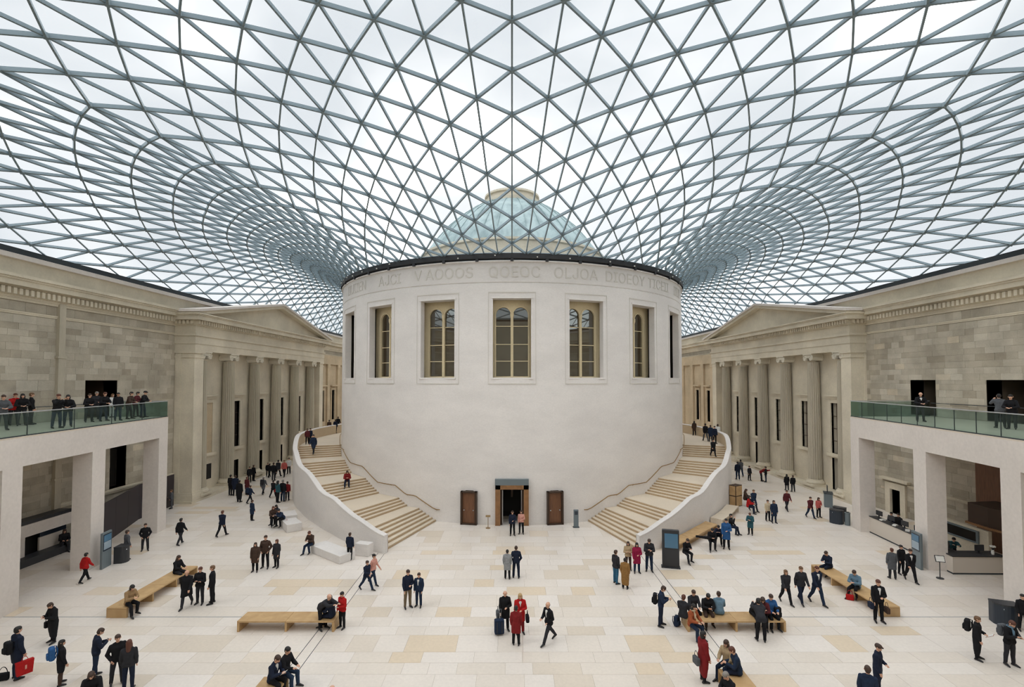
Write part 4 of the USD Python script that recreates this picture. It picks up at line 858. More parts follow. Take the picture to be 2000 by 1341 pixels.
# pose: torso pitch, head pitch, head turn; per side (hip, knee, leg out), (arm forward, arm out, elbow, forearm inwards); seat height
POSES = {
 "stand": dict(l=((2, 2, 3), (-2, 3, 4)), a=((4, 9, 16, 4), (0, 10, 20, 6))),
 "stand_b": dict(l=((6, 10, 5), (-3, 0, 4)), a=((-6, 12, 30, 10), (6, 8, 14, 2)), ht=18),
 "pocket": dict(l=((3, 3, 6), (-3, 3, 6)), a=((-14, 22, 48, 30), (-14, 22, 48, 30))),
 "phone": dict(l=((2, 2, 4), (-2, 4, 4)), a=((14, 12, 92, 34), (18, 10, 98, 38)), tp=4, hp=24),
 "hold": dict(l=((1, 2, 4), (2, 5, 4)), a=((8, 12, 78, 46), (2, 10, 20, 6)), tp=1, hp=6),
 "fold": dict(l=((2, 2, 4), (-2, 2, 4)), a=((20, 14, 88, 72), (16, 14, 84, 72))),
 "walk": dict(l=((24, 6, 2), (-20, 16, 2)), a=((-20, 8, 14, 4), (20, 8, 24, 6)), tp=3),
 "walk_b": dict(l=((-18, 18, 2), (22, 5, 2)), a=((16, 9, 30, 6), (-18, 9, 16, 4)), tp=3),
 "stride": dict(l=((30, 8, 2), (-26, 14, 2)), a=((-12, 10, 60, 30), (16, 8, 70, 34)), tp=4),
 "lean": dict(l=((10, 6, 5), (8, 8, 5)), a=((58, 8, 30, 20), (64, 8, 26, 20)), tp=52, hp=-16),
 "rail": dict(l=((14, 10, 5), (6, 10, 5)), a=((14, 20, 62, 46), (14, 20, 62, 46)), tp=16, hp=-2),
 "photo": dict(l=((6, 10, 6), (-4, 2, 6)), a=((62, 16, 84, 34), (58, 16, 88, 34)), tp=8, hp=4),
 "sit": dict(l=((84, 82, 6), (80, 78, 8)), a=((26, 10, 58, 26), (24, 10, 62, 28)), tp=6, hp=10, sit=1),
 "sit_b": dict(l=((86, 96, 4), (80, 66, 10)), a=((16, 12, 84, 40), (20, 12, 80, 44)), tp=12, hp=22, sit=1),
 "sit_lean": dict(l=((84, 88, 8), (82, 82, 10)), a=((42, 14, 70, 36), (44, 14, 66, 36)), tp=34, hp=6, sit=1),
 "sit_up": dict(l=((82, 70, 4), (88, 92, 6)), a=((10, 14, 40, 20), (62, 14, 110, 30)), tp=2, hp=0, sit=1),
}
def rx(p, deg):
    a = math.radians(deg); c, s = math.cos(a), math.sin(a); x, y, z = p; return np.array([x, y * c - z * s, y * s + z * c])
def skeleton(pose):
    q = POSES[pose]; J = {}; tp = q.get("tp", 0)
    pel = np.array([0, 0, 0.0]); T = lambda p: rx(p, -tp)                 # pitch forward: +y is the front
    J["pel"] = pel; J["waist"] = T((0, 0.0, 0.16)); J["chest"] = T((0, 0.005, 0.36)); J["neck"] = T((0, -0.01, 0.53))
    hp = tp * 0.55 + q.get("hp", 0); up = rx((0, 0, 1), -hp); fw = rx((0, 1, 0), -hp); ht = math.radians(q.get("ht", 0)); rt = np.array([math.cos(ht), -math.sin(ht), 0]); fw = fw * math.cos(ht) + np.array([math.sin(ht), 0, 0])
    J["head"] = J["neck"] + up * 0.165 + fw * 0.02; J["up"], J["fw"], J["rt"] = up, fw, rt
    for n, s in ((0, -1), (1, 1)):
        h, k, o = q["l"][n]; hip = np.array([s * 0.09, 0, -0.03]); ro_ = math.radians(o)
        d1 = np.array([s * math.sin(ro_), math.sin(math.radians(h)) * math.cos(ro_), -math.cos(math.radians(h)) * math.cos(ro_)]); kn = hip + d1 * 0.42; g = h - k
        d2 = np.array([s * math.sin(ro_) * 0.4, math.sin(math.radians(g)), -math.cos(math.radians(g))]); d2 /= np.linalg.norm(d2); an = kn + d2 * 0.42
        to = np.array([s * 0.22, 1.0, 0.0]); to /= np.linalg.norm(to)
        if g < -10: to = np.array([s * 0.1, math.cos(math.radians(-g - 8)), -math.sin(math.radians(-g - 8)) * 0.8])
        J[f"hip{n}"], J[f"kn{n}"], J[f"an{n}"], J[f"to{n}"] = hip, kn, an, an + to * 0.17 + np.array([0, 0, -0.055])
        J[f"he{n}"] = an + np.array([0, 0, -0.05]) - to * 0.05
        f, ou, e, inn = q["a"][n]; sh = T((s * 0.176, -0.005, 0.452)); fo, oo = math.radians(f + tp * 0.3), math.radians(ou)
        d1 = np.array([s * math.sin(oo), math.sin(fo) * math.cos(oo), -math.cos(fo) * math.cos(oo)]); el = sh + d1 * 0.29
        g = math.radians(f + tp * 0.3 + e); ii = math.radians(inn); d2 = np.array([-s * math.sin(ii) + s * math.sin(oo) * 0.3, math.sin(g) * math.cos(ii), -math.cos(g) * math.cos(ii)]); d2 /= np.linalg.norm(d2); wr = el + d2 * 0.255
        J[f"sh{n}"], J[f"el{n}"], J[f"wr{n}"], J[f"hd{n}"] = sh, el, wr, d2
    lo = min(J["he0"][2], J["he1"][2], J["to0"][2], J["to1"][2]) - 0.032
    return J, lo
def hand(J, n):
    s = -1 if n == 0 else 1; d = J[f"hd{n}"]; w = J[f"wr{n}"]; side = np.cross(d, [0, 0, 1.0]) if abs(d[2]) < 0.9 else np.array([0, 1.0, 0]); side = side / np.linalg.norm(side)
    pn = np.cross(side, d); c = w + d * 0.055; ms = [hullp((w, 0.024), (c + side * 0.026, 0.013), (c - side * 0.026, 0.013), (w + d * 0.085 + side * 0.026, 0.011), (w + d * 0.085 - side * 0.026, 0.011))]
    for k, (o, l) in enumerate(((-0.029, 0.058), (-0.010, 0.070), (0.010, 0.074), (0.028, 0.066))):
        b = w + d * 0.088 + side * o; m_ = b + d * l * 0.5 - pn * 0.006; t = m_ + d * l * 0.42 - pn * 0.022; ms += [hullp((b, 0.0095), (m_, 0.009)), hullp((m_, 0.009), (t, 0.0078))]
    b = w + d * 0.03 + side * 0.026; m_ = b + d * 0.03 + side * 0.024 - pn * 0.008; t = m_ + d * 0.034 + side * 0.004 - pn * 0.01; ms += [hullp((b, 0.013), (m_, 0.011)), hullp((m_, 0.011), (t, 0.009))]
    return union(ms)
GEO, WHO = {}, {}
def person_geo(pose, outfit, hair):
    key = (pose, outfit, hair)
    if key in GEO: return GEO[key]
    J, lo = skeleton(pose); sit = POSES[pose].get("sit"); out = {}
    A = lambda k: J[k]; up, fw, rt, hd = J["up"], J["fw"], J["rt"], J["head"]
    bk = ("body", pose)
    if bk not in GEO:
        ms = [hullp((A("hip0"), 0.095), (A("hip1"), 0.095), (A("pel") + [0, 0, 0.05], 0.11)), hullp((A("pel") + [-0.05, 0, 0.05], 0.10), (A("pel") + [0.05, 0, 0.05], 0.10), (A("waist") + [-0.04, 0, 0], 0.095), (A("waist") + [0.04, 0, 0], 0.095)),
              hullp((A("waist") + [-0.04, 0, 0], 0.095), (A("waist") + [0.04, 0, 0], 0.095), (A("chest") + [-0.075, 0, 0], 0.105), (A("chest") + [0.075, 0, 0], 0.105)), hullp((A("chest") + [-0.075, 0, 0], 0.10), (A("chest") + [0.075, 0, 0], 0.10), (A("sh0"), 0.055), (A("sh1"), 0.055)),
              hullp((A("sh0") * 0.6 + A("neck") * 0.4, 0.05), (A("sh1") * 0.6 + A("neck") * 0.4, 0.05), (A("neck"), 0.056)), hullp((A("neck") - up * 0.03, 0.055), (hd - up * 0.06, 0.05)),
              hullp((hd + up * 0.035 - fw * 0.02, 0.085), (hd + up * 0.03 + fw * 0.025, 0.072), (hd - up * 0.055 + fw * 0.055, 0.042), (hd - up * 0.02, 0.07))]
        for n in (0, 1):
            ca = (A(f"kn{n}") * 0.68 + A(f"an{n}") * 0.32) + [0, -0.012, 0]
            ms += [hullp((A(f"hip{n}"), 0.088), (A(f"kn{n}"), 0.056)), hullp((A(f"kn{n}"), 0.054), (ca, 0.055)), hullp((ca, 0.054), (A(f"an{n}"), 0.038)), hullp((A(f"an{n}"), 0.036), (A(f"he{n}"), 0.03), (A(f"to{n}"), 0.026)),
                   hullp((A(f"sh{n}"), 0.056), (A(f"el{n}"), 0.04)), hullp((A(f"el{n}"), 0.041), (A(f"wr{n}"), 0.027))]
        v, f = soften(union(ms), 0.05, 5)
        body = Manifold(m3.Mesh(v.astype(np.float32), f.astype(np.uint32)))
        s_ = [body] if not body.is_empty() else [union(ms)]
        nose = hullp((hd - up * 0.005 + fw * 0.092, 0.010), (hd - up * 0.028 + fw * 0.106, 0.014), (hd - up * 0.03 + fw * 0.085, 0.016))
        s_ += [nose] + [hullp((hd - up * 0.005 + rt * s * 0.083, 0.018), (hd + up * 0.022 + rt * s * 0.084 - fw * 0.012, 0.018)) for s in (-1, 1)] + [hand(J, 0), hand(J, 1)]
        GEO[bk] = meshkit.arrays(union(s_))[:2]
    out["body"] = GEO[bk]
    out["eye"] = [(np.array(ICO1) * [0.011, 0.011, 0.011] + hd + up * 0.012 + fw * 0.088 + rt * s * 0.031, trimesh.creation.icosphere(1).faces) for s in (-1, 1)]
    mm = hullp((hd - up * 0.067 + fw * 0.088 + rt * 0.017, 0.006), (hd - up * 0.067 + fw * 0.088 - rt * 0.017, 0.006), (hd - up * 0.067 + fw * 0.093, 0.006)); out["mouth"] = meshkit.arrays(mm)[:2]
    # hair
    cap = hullp((hd + up * 0.045 - fw * 0.025, 0.094), (hd + up * 0.055 + fw * 0.02, 0.080), (hd - up * 0.01 - fw * 0.035, 0.082))
    ctr = hd - up * 0.075 + fw * 0.125; cut = hullp((ctr + rt * 0.07, 0.085), (ctr - rt * 0.07, 0.085), (ctr + up * 0.03, 0.09)); hm = cap - cut
    if hair in ("long", "hood"):
        hm = union([hm, hullp((hd + up * 0.03 - fw * 0.03, 0.092), (hd - up * 0.05 - fw * 0.03, 0.095), (A("neck") - fw * 0.055 - up * 0.06, 0.075)) - cut])
        hm = union([hm] + [hullp((hd + up * 0.01 + rt * s * 0.08, 0.025), (A("neck") + rt * s * 0.085 + fw * 0.03 - up * 0.05, 0.028)) for s in (-1, 1)])
    if hair == "bob": hm = union([hm, hullp((hd + up * 0.03 - fw * 0.03, 0.095), (hd - up * 0.07 - fw * 0.03, 0.085)) - cut] + [hullp((hd + up * 0.01 + rt * s * 0.08, 0.026), (hd - up * 0.08 + rt * s * 0.078 + fw * 0.02, 0.024)) for s in (-1, 1)])
    if hair == "bun": hm = union([hm, hullp((hd + up * 0.06 - fw * 0.11, 0.045))])
    if hair == "bald": hm = hullp((hd - up * 0.02 - fw * 0.045, 0.07), (hd + up * 0.0 - fw * 0.03, 0.083)) - hullp((hd + up * 0.14, 0.12), (hd + up * 0.14 + fw * 0.1, 0.12)) - cut
    if hair == "cap": hm = union([hullp((hd + up * 0.055 - fw * 0.02, 0.098), (hd + up * 0.055 + fw * 0.03, 0.085)) - hullp((hd - up * 0.09, 0.1), (hd - up * 0.06 + fw * 0.1, 0.1)), hullp((hd + up * 0.05 + fw * 0.09, 0.03), (hd + up * 0.045 + fw * 0.14 + rt * 0.03, 0.014), (hd + up * 0.045 + fw * 0.14 - rt * 0.03, 0.014))])
    if hm.volume() > 1e-7: out["hair"] = soften(hm, 0.04, 3, 0.006)
    # top: jacket (jk), mid coat (ct), long coat (lg), shirt (sh)
    g = {"sh": 0.010, "jk": 0.022, "ct": 0.026, "lg": 0.030}[outfit]; hem = {"sh": 0.02, "jk": 0.06, "ct": 0.34, "lg": 0.72}[outfit]
    ms = [hullp((A("pel") + [-0.055, 0, 0.04], 0.112 + g), (A("pel") + [0.055, 0, 0.04], 0.112 + g), (A("waist") + [-0.045, 0, 0], 0.102 + g), (A("waist") + [0.045, 0, 0], 0.102 + g)),
          hullp((A("waist") + [-0.045, 0, 0], 0.102 + g), (A("waist") + [0.045, 0, 0], 0.102 + g), (A("chest") + [-0.075, 0, 0], 0.108 + g), (A("chest") + [0.075, 0, 0], 0.108 + g)), hullp((A("chest") + [-0.075, 0, 0], 0.106 + g), (A("chest") + [0.075, 0, 0], 0.106 + g), (A("sh0"), 0.058 + g), (A("sh1"), 0.058 + g)),
          hullp((A("sh0") * 0.55 + A("neck") * 0.45, 0.05 + g), (A("sh1") * 0.55 + A("neck") * 0.45, 0.05 + g), (A("neck") - up * 0.012, 0.054 + g * 0.9))]
    for n in (0, 1):
        ms += [hullp((A(f"sh{n}"), 0.060 + g), (A(f"el{n}"), 0.045 + g)), hullp((A(f"el{n}"), 0.046 + g), (A(f"wr{n}") - J[f"hd{n}"] * 0.005, 0.032 + g * 0.8))]
    k0, k1 = A("kn0"), A("kn1"); h0, h1 = A("hip0"), A("hip1"); t = min(1.0, hem / 0.42)
    e0, e1 = h0 + (k0 - h0) * t, h1 + (k1 - h1) * t
    rr = 0.112 + g
    if sit: ms.append(hullp((h0, 0.10 + g), (h1, 0.10 + g), (A("pel") + [0, 0, 0.05], 0.11 + g)));
    if sit and hem > 0.1: ms += [hullp((h0, 0.10 + g), (h0 + (k0 - h0) * 0.7, 0.075 + g)), hullp((h1, 0.10 + g), (h1 + (k1 - h1) * 0.7, 0.075 + g)), hullp((h0 + [0, -0.05, -0.0], 0.085), (h1 + [0, -0.05, 0.0], 0.085), (A("waist"), 0.11))]
    if not sit:
        lo_ = [(h0, rr - 0.005), (h1, rr - 0.005), (e0, 0.082 + g), (e1, 0.082 + g)]
        if hem > 0.5:
            ms.append(hullp((h0, rr), (h1, rr), (k0, 0.085 + g), (k1, 0.085 + g))); q0, q1 = k0 + (A("an0") - k0) * 0.55, k1 + (A("an1") - k1) * 0.55; ms.append(hullp((k0, 0.085 + g), (k1, 0.085 + g), (q0 + [0, 0.0, 0], 0.085), (q1, 0.085)))
        else: ms.append(hullp(*lo_))
    tm_ = union(ms)
    if not sit and hem <= 0.5: tm_ = tm_.trim_by_plane((0, 0, 1), min(e0[2], e1[2]) - 0.03)
    out["top"] = soften(tm_, 0.06, 4, 0.03, len(pose))
    # trousers
    ms = [hullp((h0, 0.104), (h1, 0.104), (A("pel") + [0, 0, 0.06], 0.115))]
    for n in (0, 1):
        kn, an, hp_ = A(f"kn{n}"), A(f"an{n}"), A(f"hip{n}"); ca = (kn * 0.66 + an * 0.34) + [0, -0.012, 0]; ms += [hullp((hp_, 0.102), (kn, 0.072)), hullp((kn, 0.071), (ca, 0.070)), hullp((ca, 0.069), (an + (kn - an) * 0.03, 0.058))]
    out["legs"] = soften(union(ms), 0.065, 4, 0.02, 3)
    out["shoe"] = []
    for n in (0, 1):
        he, to, an = A(f"he{n}"), A(f"to{n}"), A(f"an{n}"); out["shoe"].append(meshkit.arrays(hullp((he + [0, 0, 0.005], 0.036), (an - [0, 0, 0.0], 0.042), (an * 0.5 + to * 0.5 - [0, 0, 0.012], 0.038), (to, 0.032), (to + (to - he) * 0.08 - [0, 0, 0.004], 0.026)).simplify(0.004))[:2])
    out["lo"], out["J"] = lo, J
    GEO[key] = out; return out
def person(x, y, z, face, pose, h, outfit, top, bot, hair, hcol, skin, label, group=None, seat=0.45, near=True, shoe="shoe_black"):
    G = person_geo(pose, outfit, hair); s = h / 1.75
    base = -(G["J"]["pel"][2] - 0.03 - 0.115) * s + seat if POSES[pose].get("sit") else -G["lo"] * s
    p = thing("person", label, "person", (x, y, z), face + 180.0, group=group); WHO[label] = (p, G, s, base)
    wd = 1.0 if h > 1.5 else 1.04
    P = lambda vf: (np.asarray(vf[0]) * [s * wd, s, s] + [0, 0, base], vf[1])
    emit(p, "body", P(G["body"]), "skin_" + skin, smooth=True)
    if "hair" in G: emit(p, "hat" if hair == "cap" else "hair", P(G["hair"]), "hair_" + hcol, smooth=True)
    emit(p, {"sh": "shirt", "jk": "jacket", "ct": "coat", "lg": "long_coat"}[outfit], P(G["top"]), "cloth_" + top, smooth=True)
    emit(p, "trousers", P(G["legs"]), "cloth_" + bot, smooth=True)
    for q in G["shoe"]: emit(p, "shoe", P(q), shoe, smooth=True)
    if near:
        for q in G["eye"]: emit(p, "eye", P(q), "eye_dark")
        emit(p, "mouth", P(G["mouth"]), "lip")
    return p

PEOPLE = [
    (-18.58, 19.89, 0.0, -20, 'phone', 1.63, 'lg', 'blk', 'blk', 'short', 'brn', 'fair', 'person in a long black coat bent over a phone beside the nearest left pillar', 0, True),
    (-17.61, 17.51, 0.0, 160, 'stand', 1.8, 'ct', 'nvy', 'ind', 'short', 'blk', 'fair', 'dark coated person with a backpack and bright red bag at the lower left corner', 0, True),
    (-15.72, 17.17, 0.0, 140, 'stand_b', 1.52, 'ct', 'blk', 'brn', 'long', 'blk', 'fair', 'person with long dark hair and a blue backpack at the lower left', 0, True),
    (-14.88, 17.6, 0.0, 135, 'phone', 1.68, 'jk', 'nvy', 'ind', 'short', 'brn', 'fair', 'person in navy jacket and jeans holding up a phone at the lower left', 0, True),
    (-13.78, 17.19, 0.0, 50, 'pocket', 1.69, 'jk', 'blk', 'chr', 'short', 'brn', 'fair', 'person in a black jacket talking face to face with a brown-haired companion', 0, True),
    (-13.17, 16.92, 0.0, -155, 'stand', 1.65, 'jk', 'chr', 'nvy', 'long', 'rdb', 'fair', 'brown-haired person in a charcoal cardigan seen from behind near the bottom edge', 0, True),
    (-13.45, 15.81, 0.0, 30, 'sit_b', 1.72, 'ct', 'blk', 'brn', 'long', 'brn', 'fair', 'person with brown hair in a dark coat seated at the bottom left edge', 0.45, True),
    (-22.83, 30.41, 0.0, 35, 'pocket', 1.66, 'jk', 'blk', 'chr', 'short', 'brn', 'fair', 'person in a black jacket standing just in front of the farthest left pillar', 0, True),
    (-22.81, 28.95, 0.0, 150, 'stand', 1.69, 'jk', 'gry', 'chr', 'short', 'brn', 'fair', 'person in a dark grey jacket from behind between the left pillars', 0, True),
    (-21.41, 31.53, 0.0, 175, 'walk', 1.69, 'jk', 'blk', 'chr', 'short', 'blk', 'fair', 'person in a black jacket walking away on the open floor beyond the left bench', 0, True),
    (-19.71, 33.17, 0.0, 172, 'walk_b', 1.74, 'jk', 'nvy', 'blk', 'short', 'rdb', 'fair', 'person in a navy coat with reddish hair walking away towards the left portico', 0, False),
    (-17.34, 22.21, 0.0, 70, 'sit_b', 1.72, 'jk', 'tan', 'blk', 'bob', 'blk', 'fair', 'person in a tan jacket seated on the near end of the left bench', 0.45, True),
    (-17.64, 25.76, 0.0, 80, 'sit', 1.72, 'jk', 'blk', 'chr', 'long', 'brn', 'fair', 'dark-haired person in black seated on the far end of the left bench', 0.45, True),
    (-15.22, 22.94, 0.0, 15, 'walk_b', 1.73, 'ct', 'blk', 'chr', 'bald', 'gry', 'fair', 'bald person in a black coat walking beside the left bench', 0, True),
    (-14.8, 23.25, 0.0, 5, 'fold', 1.71, 'jk', 'blk', 'chr', 'short', 'rdb', 'fair', 'middle one of three dark-coated people beside the left bench with arms folded', 0, True),
    (-14.25, 23.3, 0.0, -65, 'stand', 1.76, 'jk', 'blk', 'blk', 'short', 'lbr', 'fair', 'person in all black facing left at the right of the trio by the left bench', 0, True),
    (-22.45, 25.75, 0.0, 170, 'walk', 1.52, 'jk', 'red', 'blk', 'short', 'blk', 'fair', 'person in a bright red jacket by the middle left pillar', 0, True),
    (-27.85, 30.38, 0.0, 50, 'sit', 1.72, 'jk', 'blk', 'chr', 'long', 'brn', 'fair', 'person in dark clothes seated on the shadowed counter in the left bay', 0.42, True),
    (-28.09, 40.23, 0.0, -60, 'hold', 1.54, 'jk', 'gry', 'gry', 'short', 'lbr', 'fair', 'person in light grey standing against the dark hoarding past the left pillars', 0, False),
    (-26.76, 25.43, 7.97, 60, 'rail', 1.86, 'jk', 'gry', 'chr', 'short', 'brn', 'fair', 'person in grey at the left picture edge on the upper left terrace', 0, True),
    (-29.14, 28.31, 7.97, 70, 'rail', 1.86, 'jk', 'red', 'chr', 'short', 'rdb', 'fair', 'person in a red jacket leaning on the upper left terrace rail', 0, True),
    (-28.34, 28.0, 7.97, 55, 'rail', 1.85, 'jk', 'blk', 'chr', 'long', 'blk', 'fair', 'dark-haired person in black just right of the red jacket on the left terrace', 0, True),
    (-28.42, 28.64, 7.97, 130, 'stand', 1.86, 'jk', 'blk', 'chr', 'short', 'lbr', 'fair', 'broad person in black with back turned at the left terrace rail', 0, True),
    (-24.9, 26.51, 7.97, 75, 'photo', 1.86, 'jk', 'blk', 'ind', 'short', 'rdb', 'fair', 'taller of a close pair at the left terrace rail holding something up', 0, True),
    (-25.09, 27.38, 7.97, 40, 'rail', 1.81, 'jk', 'blk', 'ind', 'bob', 'blk', 'fair', 'shorter of a close pair leaning on the left terrace rail', 0, True),
    (-26.56, 30.38, 7.97, 60, 'rail', 1.78, 'jk', 'blk', 'chr', 'short', 'brn', 'fair', 'person in black leaning at the left end of the group below the terrace doorway', 0, True),
    (-27.87, 32.34, 7.97, 75, 'rail', 1.86, 'jk', 'chr', 'chr', 'short', 'gry', 'fair', 'grey-haired person leaning forward in front of the left terrace doorway', 0, True),
    (-26.3, 31.13, 7.97, 75, 'rail', 1.86, 'jk', 'blk', 'ind', 'short', 'rdb', 'fair', 'red-haired person in black leaning in front of the left terrace doorway', 0, True),
    (-28.17, 34.11, 7.97, 85, 'hold', 1.65, 'jk', 'wht', 'wht', 'hood', 'lbr', 'fair', 'person in a white hooded top on the left terrace', 0, False),
    (-25.64, 31.53, 7.97, 60, 'stand', 1.79, 'jk', 'blk', 'ind', 'short', 'blk', 'tan', 'person in black standing just right of the white-clad one on the left terrace', 0, True),
    (-25.96, 32.77, 7.97, 100, 'rail', 1.84, 'jk', 'brn', 'chr', 'short', 'blk', 'fair', 'left one of three people at the far end of the left terrace rail', 0, True),
    (-26.92, 34.58, 7.97, 100, 'rail', 1.79, 'jk', 'mar', 'chr', 'short', 'blk', 'fair', 'middle one of three at the far end of the left terrace in maroon', 0, False),
    (-26.05, 34.11, 7.97, 105, 'rail', 1.86, 'jk', 'blk', 'ind', 'cap', 'blk', 'fair', 'person with dark cap at the farthest end of the left terrace rail', 0, True),
    (-25.92, 44.84, 0.0, 170, 'stand', 1.86, 'jk', 'blk', 'blk', 'short', 'blk', 'fair', 'person in black at the left edge of the crowd below the left columns', 0, False),
    (-25.38, 44.65, 0.0, -160, 'stand', 1.86, 'ct', 'nvy', 'blk', 'short', 'brn', 'fair', 'person in navy second from the left in the crowd below the left columns', 0, False),
    (-23.75, 42.41, 0.0, 175, 'stand', 1.86, 'lg', 'blk', 'blk', 'short', 'blk', 'fair', 'person in a long black coat in front of the crowd below the left columns', 0, False),
    (-24.52, 45.04, 0.0, 160, 'stand', 1.64, 'ct', 'mar', 'blk', 'short', 'rdb', 'fair', 'person in a maroon coat behind the backpacker below the left columns', 0, False),
    (-22.62, 42.06, 0.0, 150, 'walk', 1.52, 'jk', 'ind', 'blk', 'short', 'brn', 'fair', 'person with a dark backpack walking into the crowd below the left columns', 0, False),
    (-23.11, 45.24, 0.0, 180, 'walk', 1.6, 'ct', 'gry', 'blk', 'short', 'gry', 'fair', 'lone grey-haired person in a grey coat walking towards the left portico', 0, False),
    (-21.62, 44.07, 0.0, 170, 'walk_b', 1.55, 'jk', 'blk', 'blk', 'short', 'blk', 'fair', 'person in black with a red bag to the left of the staircase wall', 0, False),
    (-27.2, 50.41, 0.0, 20, 'stand', 1.62, 'jk', 'blk', 'blk', 'short', 'blk', 'fair', 'person in black beside the lit doorway under the left columns', 0, False),
    (-27.18, 51.17, 0.0, 160, 'stand', 1.65, 'jk', 'blk', 'blk', 'short', 'brn', 'fair', 'tall person in black right of the lit doorway under the left columns', 0, False),
    (-26.76, 53.32, 0.0, 30, 'stand', 1.52, 'jk', 'blk', 'chr', 'short', 'brn', 'fair', 'small distant person against the dark opening beneath the left columns', 0, False),
    (-26.45, 53.04, 0.0, 170, 'walk', 1.52, 'jk', 'blk', 'blk', 'short', 'blk', 'fair', 'distant person in black walking left of the tallest figure by the left staircase', 0, False),
    (-25.21, 51.43, 0.0, 180, 'stand', 1.86, 'jk', 'blk', 'chr', 'short', 'brn', 'fair', 'tallest distant person in black left of the staircase wall', 0, False),
    (-25.64, 53.32, 0.0, 175, 'walk_b', 1.86, 'jk', 'chr', 'blk', 'short', 'blk', 'fair', 'distant person in charcoal between black and striped clothes by the left staircase', 0, False),
    (-24.97, 53.32, 0.0, 5, 'walk', 1.86, 'jk', 'cor', 'blk', 'short', 'lbr', 'fair', 'distant person in a reddish striped top by the left staircase wall', 0, False),
    (-25.26, 55.06, 0.0, 10, 'stand', 1.78, 'jk', 'wht', 'blk', 'short', 'blk', 'fair', 'distant person in white half hidden by the left staircase wall', 0, False),
    (-20.32, 42.24, 0.0, 150, 'stand', 1.86, 'jk', 'tea', 'blk', 'long', 'blk', 'fair', 'person in teal with long dark hair close to the left staircase wall', 0, False),
    (-20.04, 42.59, 0.0, 175, 'stand', 1.86, 'jk', 'blk', 'ind', 'short', 'gry', 'fair', 'person in black with grey hair close to the left staircase wall', 0, False),
    (-19.81, 42.95, 0.0, -170, 'stand', 1.65, 'jk', 'drd', 'chr', 'short', 'brn', 'fair', 'person in dark red partly hidden by the left staircase wall', 0, False),
    (-19.66, 36.88, 0.0, 150, 'stand', 1.52, 'ct', 'ind', 'blk', 'short', 'brn', 'fair', 'person in a blue-grey coat standing alone below the left portico crowd', 0, False),
    (-16.56, 35.23, 0.0, -20, 'sit_lean', 1.72, 'jk', 'ind', 'blk', 'short', 'blk', 'fair', 'person in dark blue leaning forward on the stone block by the left staircase', 0.55, False),
    (-17.22, 35.75, 0.0, -15, 'sit', 1.72, 'jk', 'nvy', 'blk', 'long', 'blk', 'fair', 'middle person in navy of the huddle on the stone block by the left staircase', 0.55, False),
    (-17.33, 35.35, 0.0, 40, 'sit', 1.72, 'jk', 'brn', 'blk', 'long', 'rdb', 'fair', 'brown-haired person at the left of the huddle by the left staircase', 0.55, False),
    (-14.23, 27.11, 0.0, 10, 'stand', 1.58, 'ct', 'brn', 'blk', 'long', 'brn', 'fair', 'woman in a brown coat at the left of a trio on the open floor', 0, True),
    (-13.93, 27.62, 0.0, 5, 'pocket', 1.81, 'jk', 'brn', 'blk', 'short', 'brn', 'fair', 'tall person in a brown jacket in the middle of a trio on the open floor', 0, True),
    (-13.33, 27.7, 0.0, -15, 'stand', 1.56, 'ct', 'chr', 'blk', 'bob', 'rdb', 'fair', 'woman in a charcoal coat at the right of a trio on the open floor', 0, True),
    (-12.35, 30.07, 0.0, -15, 'sit_b', 1.72, 'jk', 'brn', 'ind', 'short', 'rdb', 'fair', 'person in brown seated on the left end of the long stone block', 0.46, True),
    (-9.58, 28.87, 0.0, 170, 'stand', 1.57, 'jk', 'nvy', 'blk', 'short', 'brn', 'fair', 'person in navy from behind at the right end of the long stone block', 0, True),
    (-7.35, 24.76, 0.0, 60, 'stride', 1.52, 'jk', 'nvy', 'ind', 'short', 'brn', 'fair', 'person in navy striding right in front of a pink-topped companion', 0, True),
    (-7.2, 25.43, 0.0, 70, 'walk_b', 1.58, 'sh', 'pnk', 'ind', 'bun', 'blk', 'fair', 'person in a pink top walking at the foot of the left staircase', 0, True),
    (-4.87, 22.89, 0.0, 35, 'hold', 1.73, 'jk', 'nvy', 'khk', 'short', 'brn', 'fair', 'person in navy jacket and khaki trousers left of centre', 0, True),
    (-4.37, 22.99, 0.0, -10, 'stand', 1.54, 'jk', 'ind', 'ind', 'short', 'brn', 'fair', 'person in an open blue jacket beside khaki trousers left of centre', 0, True),
    (-8.13, 20.98, 0.0, 60, 'lean', 1.74, 'jk', 'chr', 'blk', 'bald', 'gry', 'fair', 'bald person in a dark jacket bending over the right end of the left crosswise bench', 0, True),
    (-7.72, 21.03, 0.0, -100, 'sit', 1.72, 'jk', 'nvy', 'nvy', 'short', 'gry', 'fair', 'person in navy seated between the bending person and the red jacket', 0.45, True),
    (-7.27, 21.03, 0.0, -30, 'hold', 1.52, 'jk', 'red', 'blk', 'short', 'blk', 'fair', 'person in a bright red jacket looking down at the left crosswise bench', 0, True),
    (-8.07, 16.6, 0.0, 75, 'sit_b', 1.72, 'jk', 'nvy', 'blk', 'short', 'brn', 'fair', 'person in a navy suit reading white papers at the bottom edge left of centre', 0.45, True),
    (-7.85, 17.03, 0.0, 75, 'sit', 1.72, 'jk', 'blk', 'jea', 'short', 'blk', 'fair', 'person in black top and blue jeans seated behind the paper reader', 0.45, True),
    (-5.23, 14.32, 0.0, 178, 'stand', 1.72, 'jk', 'chr', 'blk', 'bald', 'brn', 'fair', 'bald head just showing at the bottom edge left of centre', 0, True),
    (-0.25, 26.15, 0.0, 180, 'stand', 1.52, 'ct', 'slv', 'blk', 'short', 'blk', 'fair', 'person in a light grey coat from behind on the central floor', 0, True),
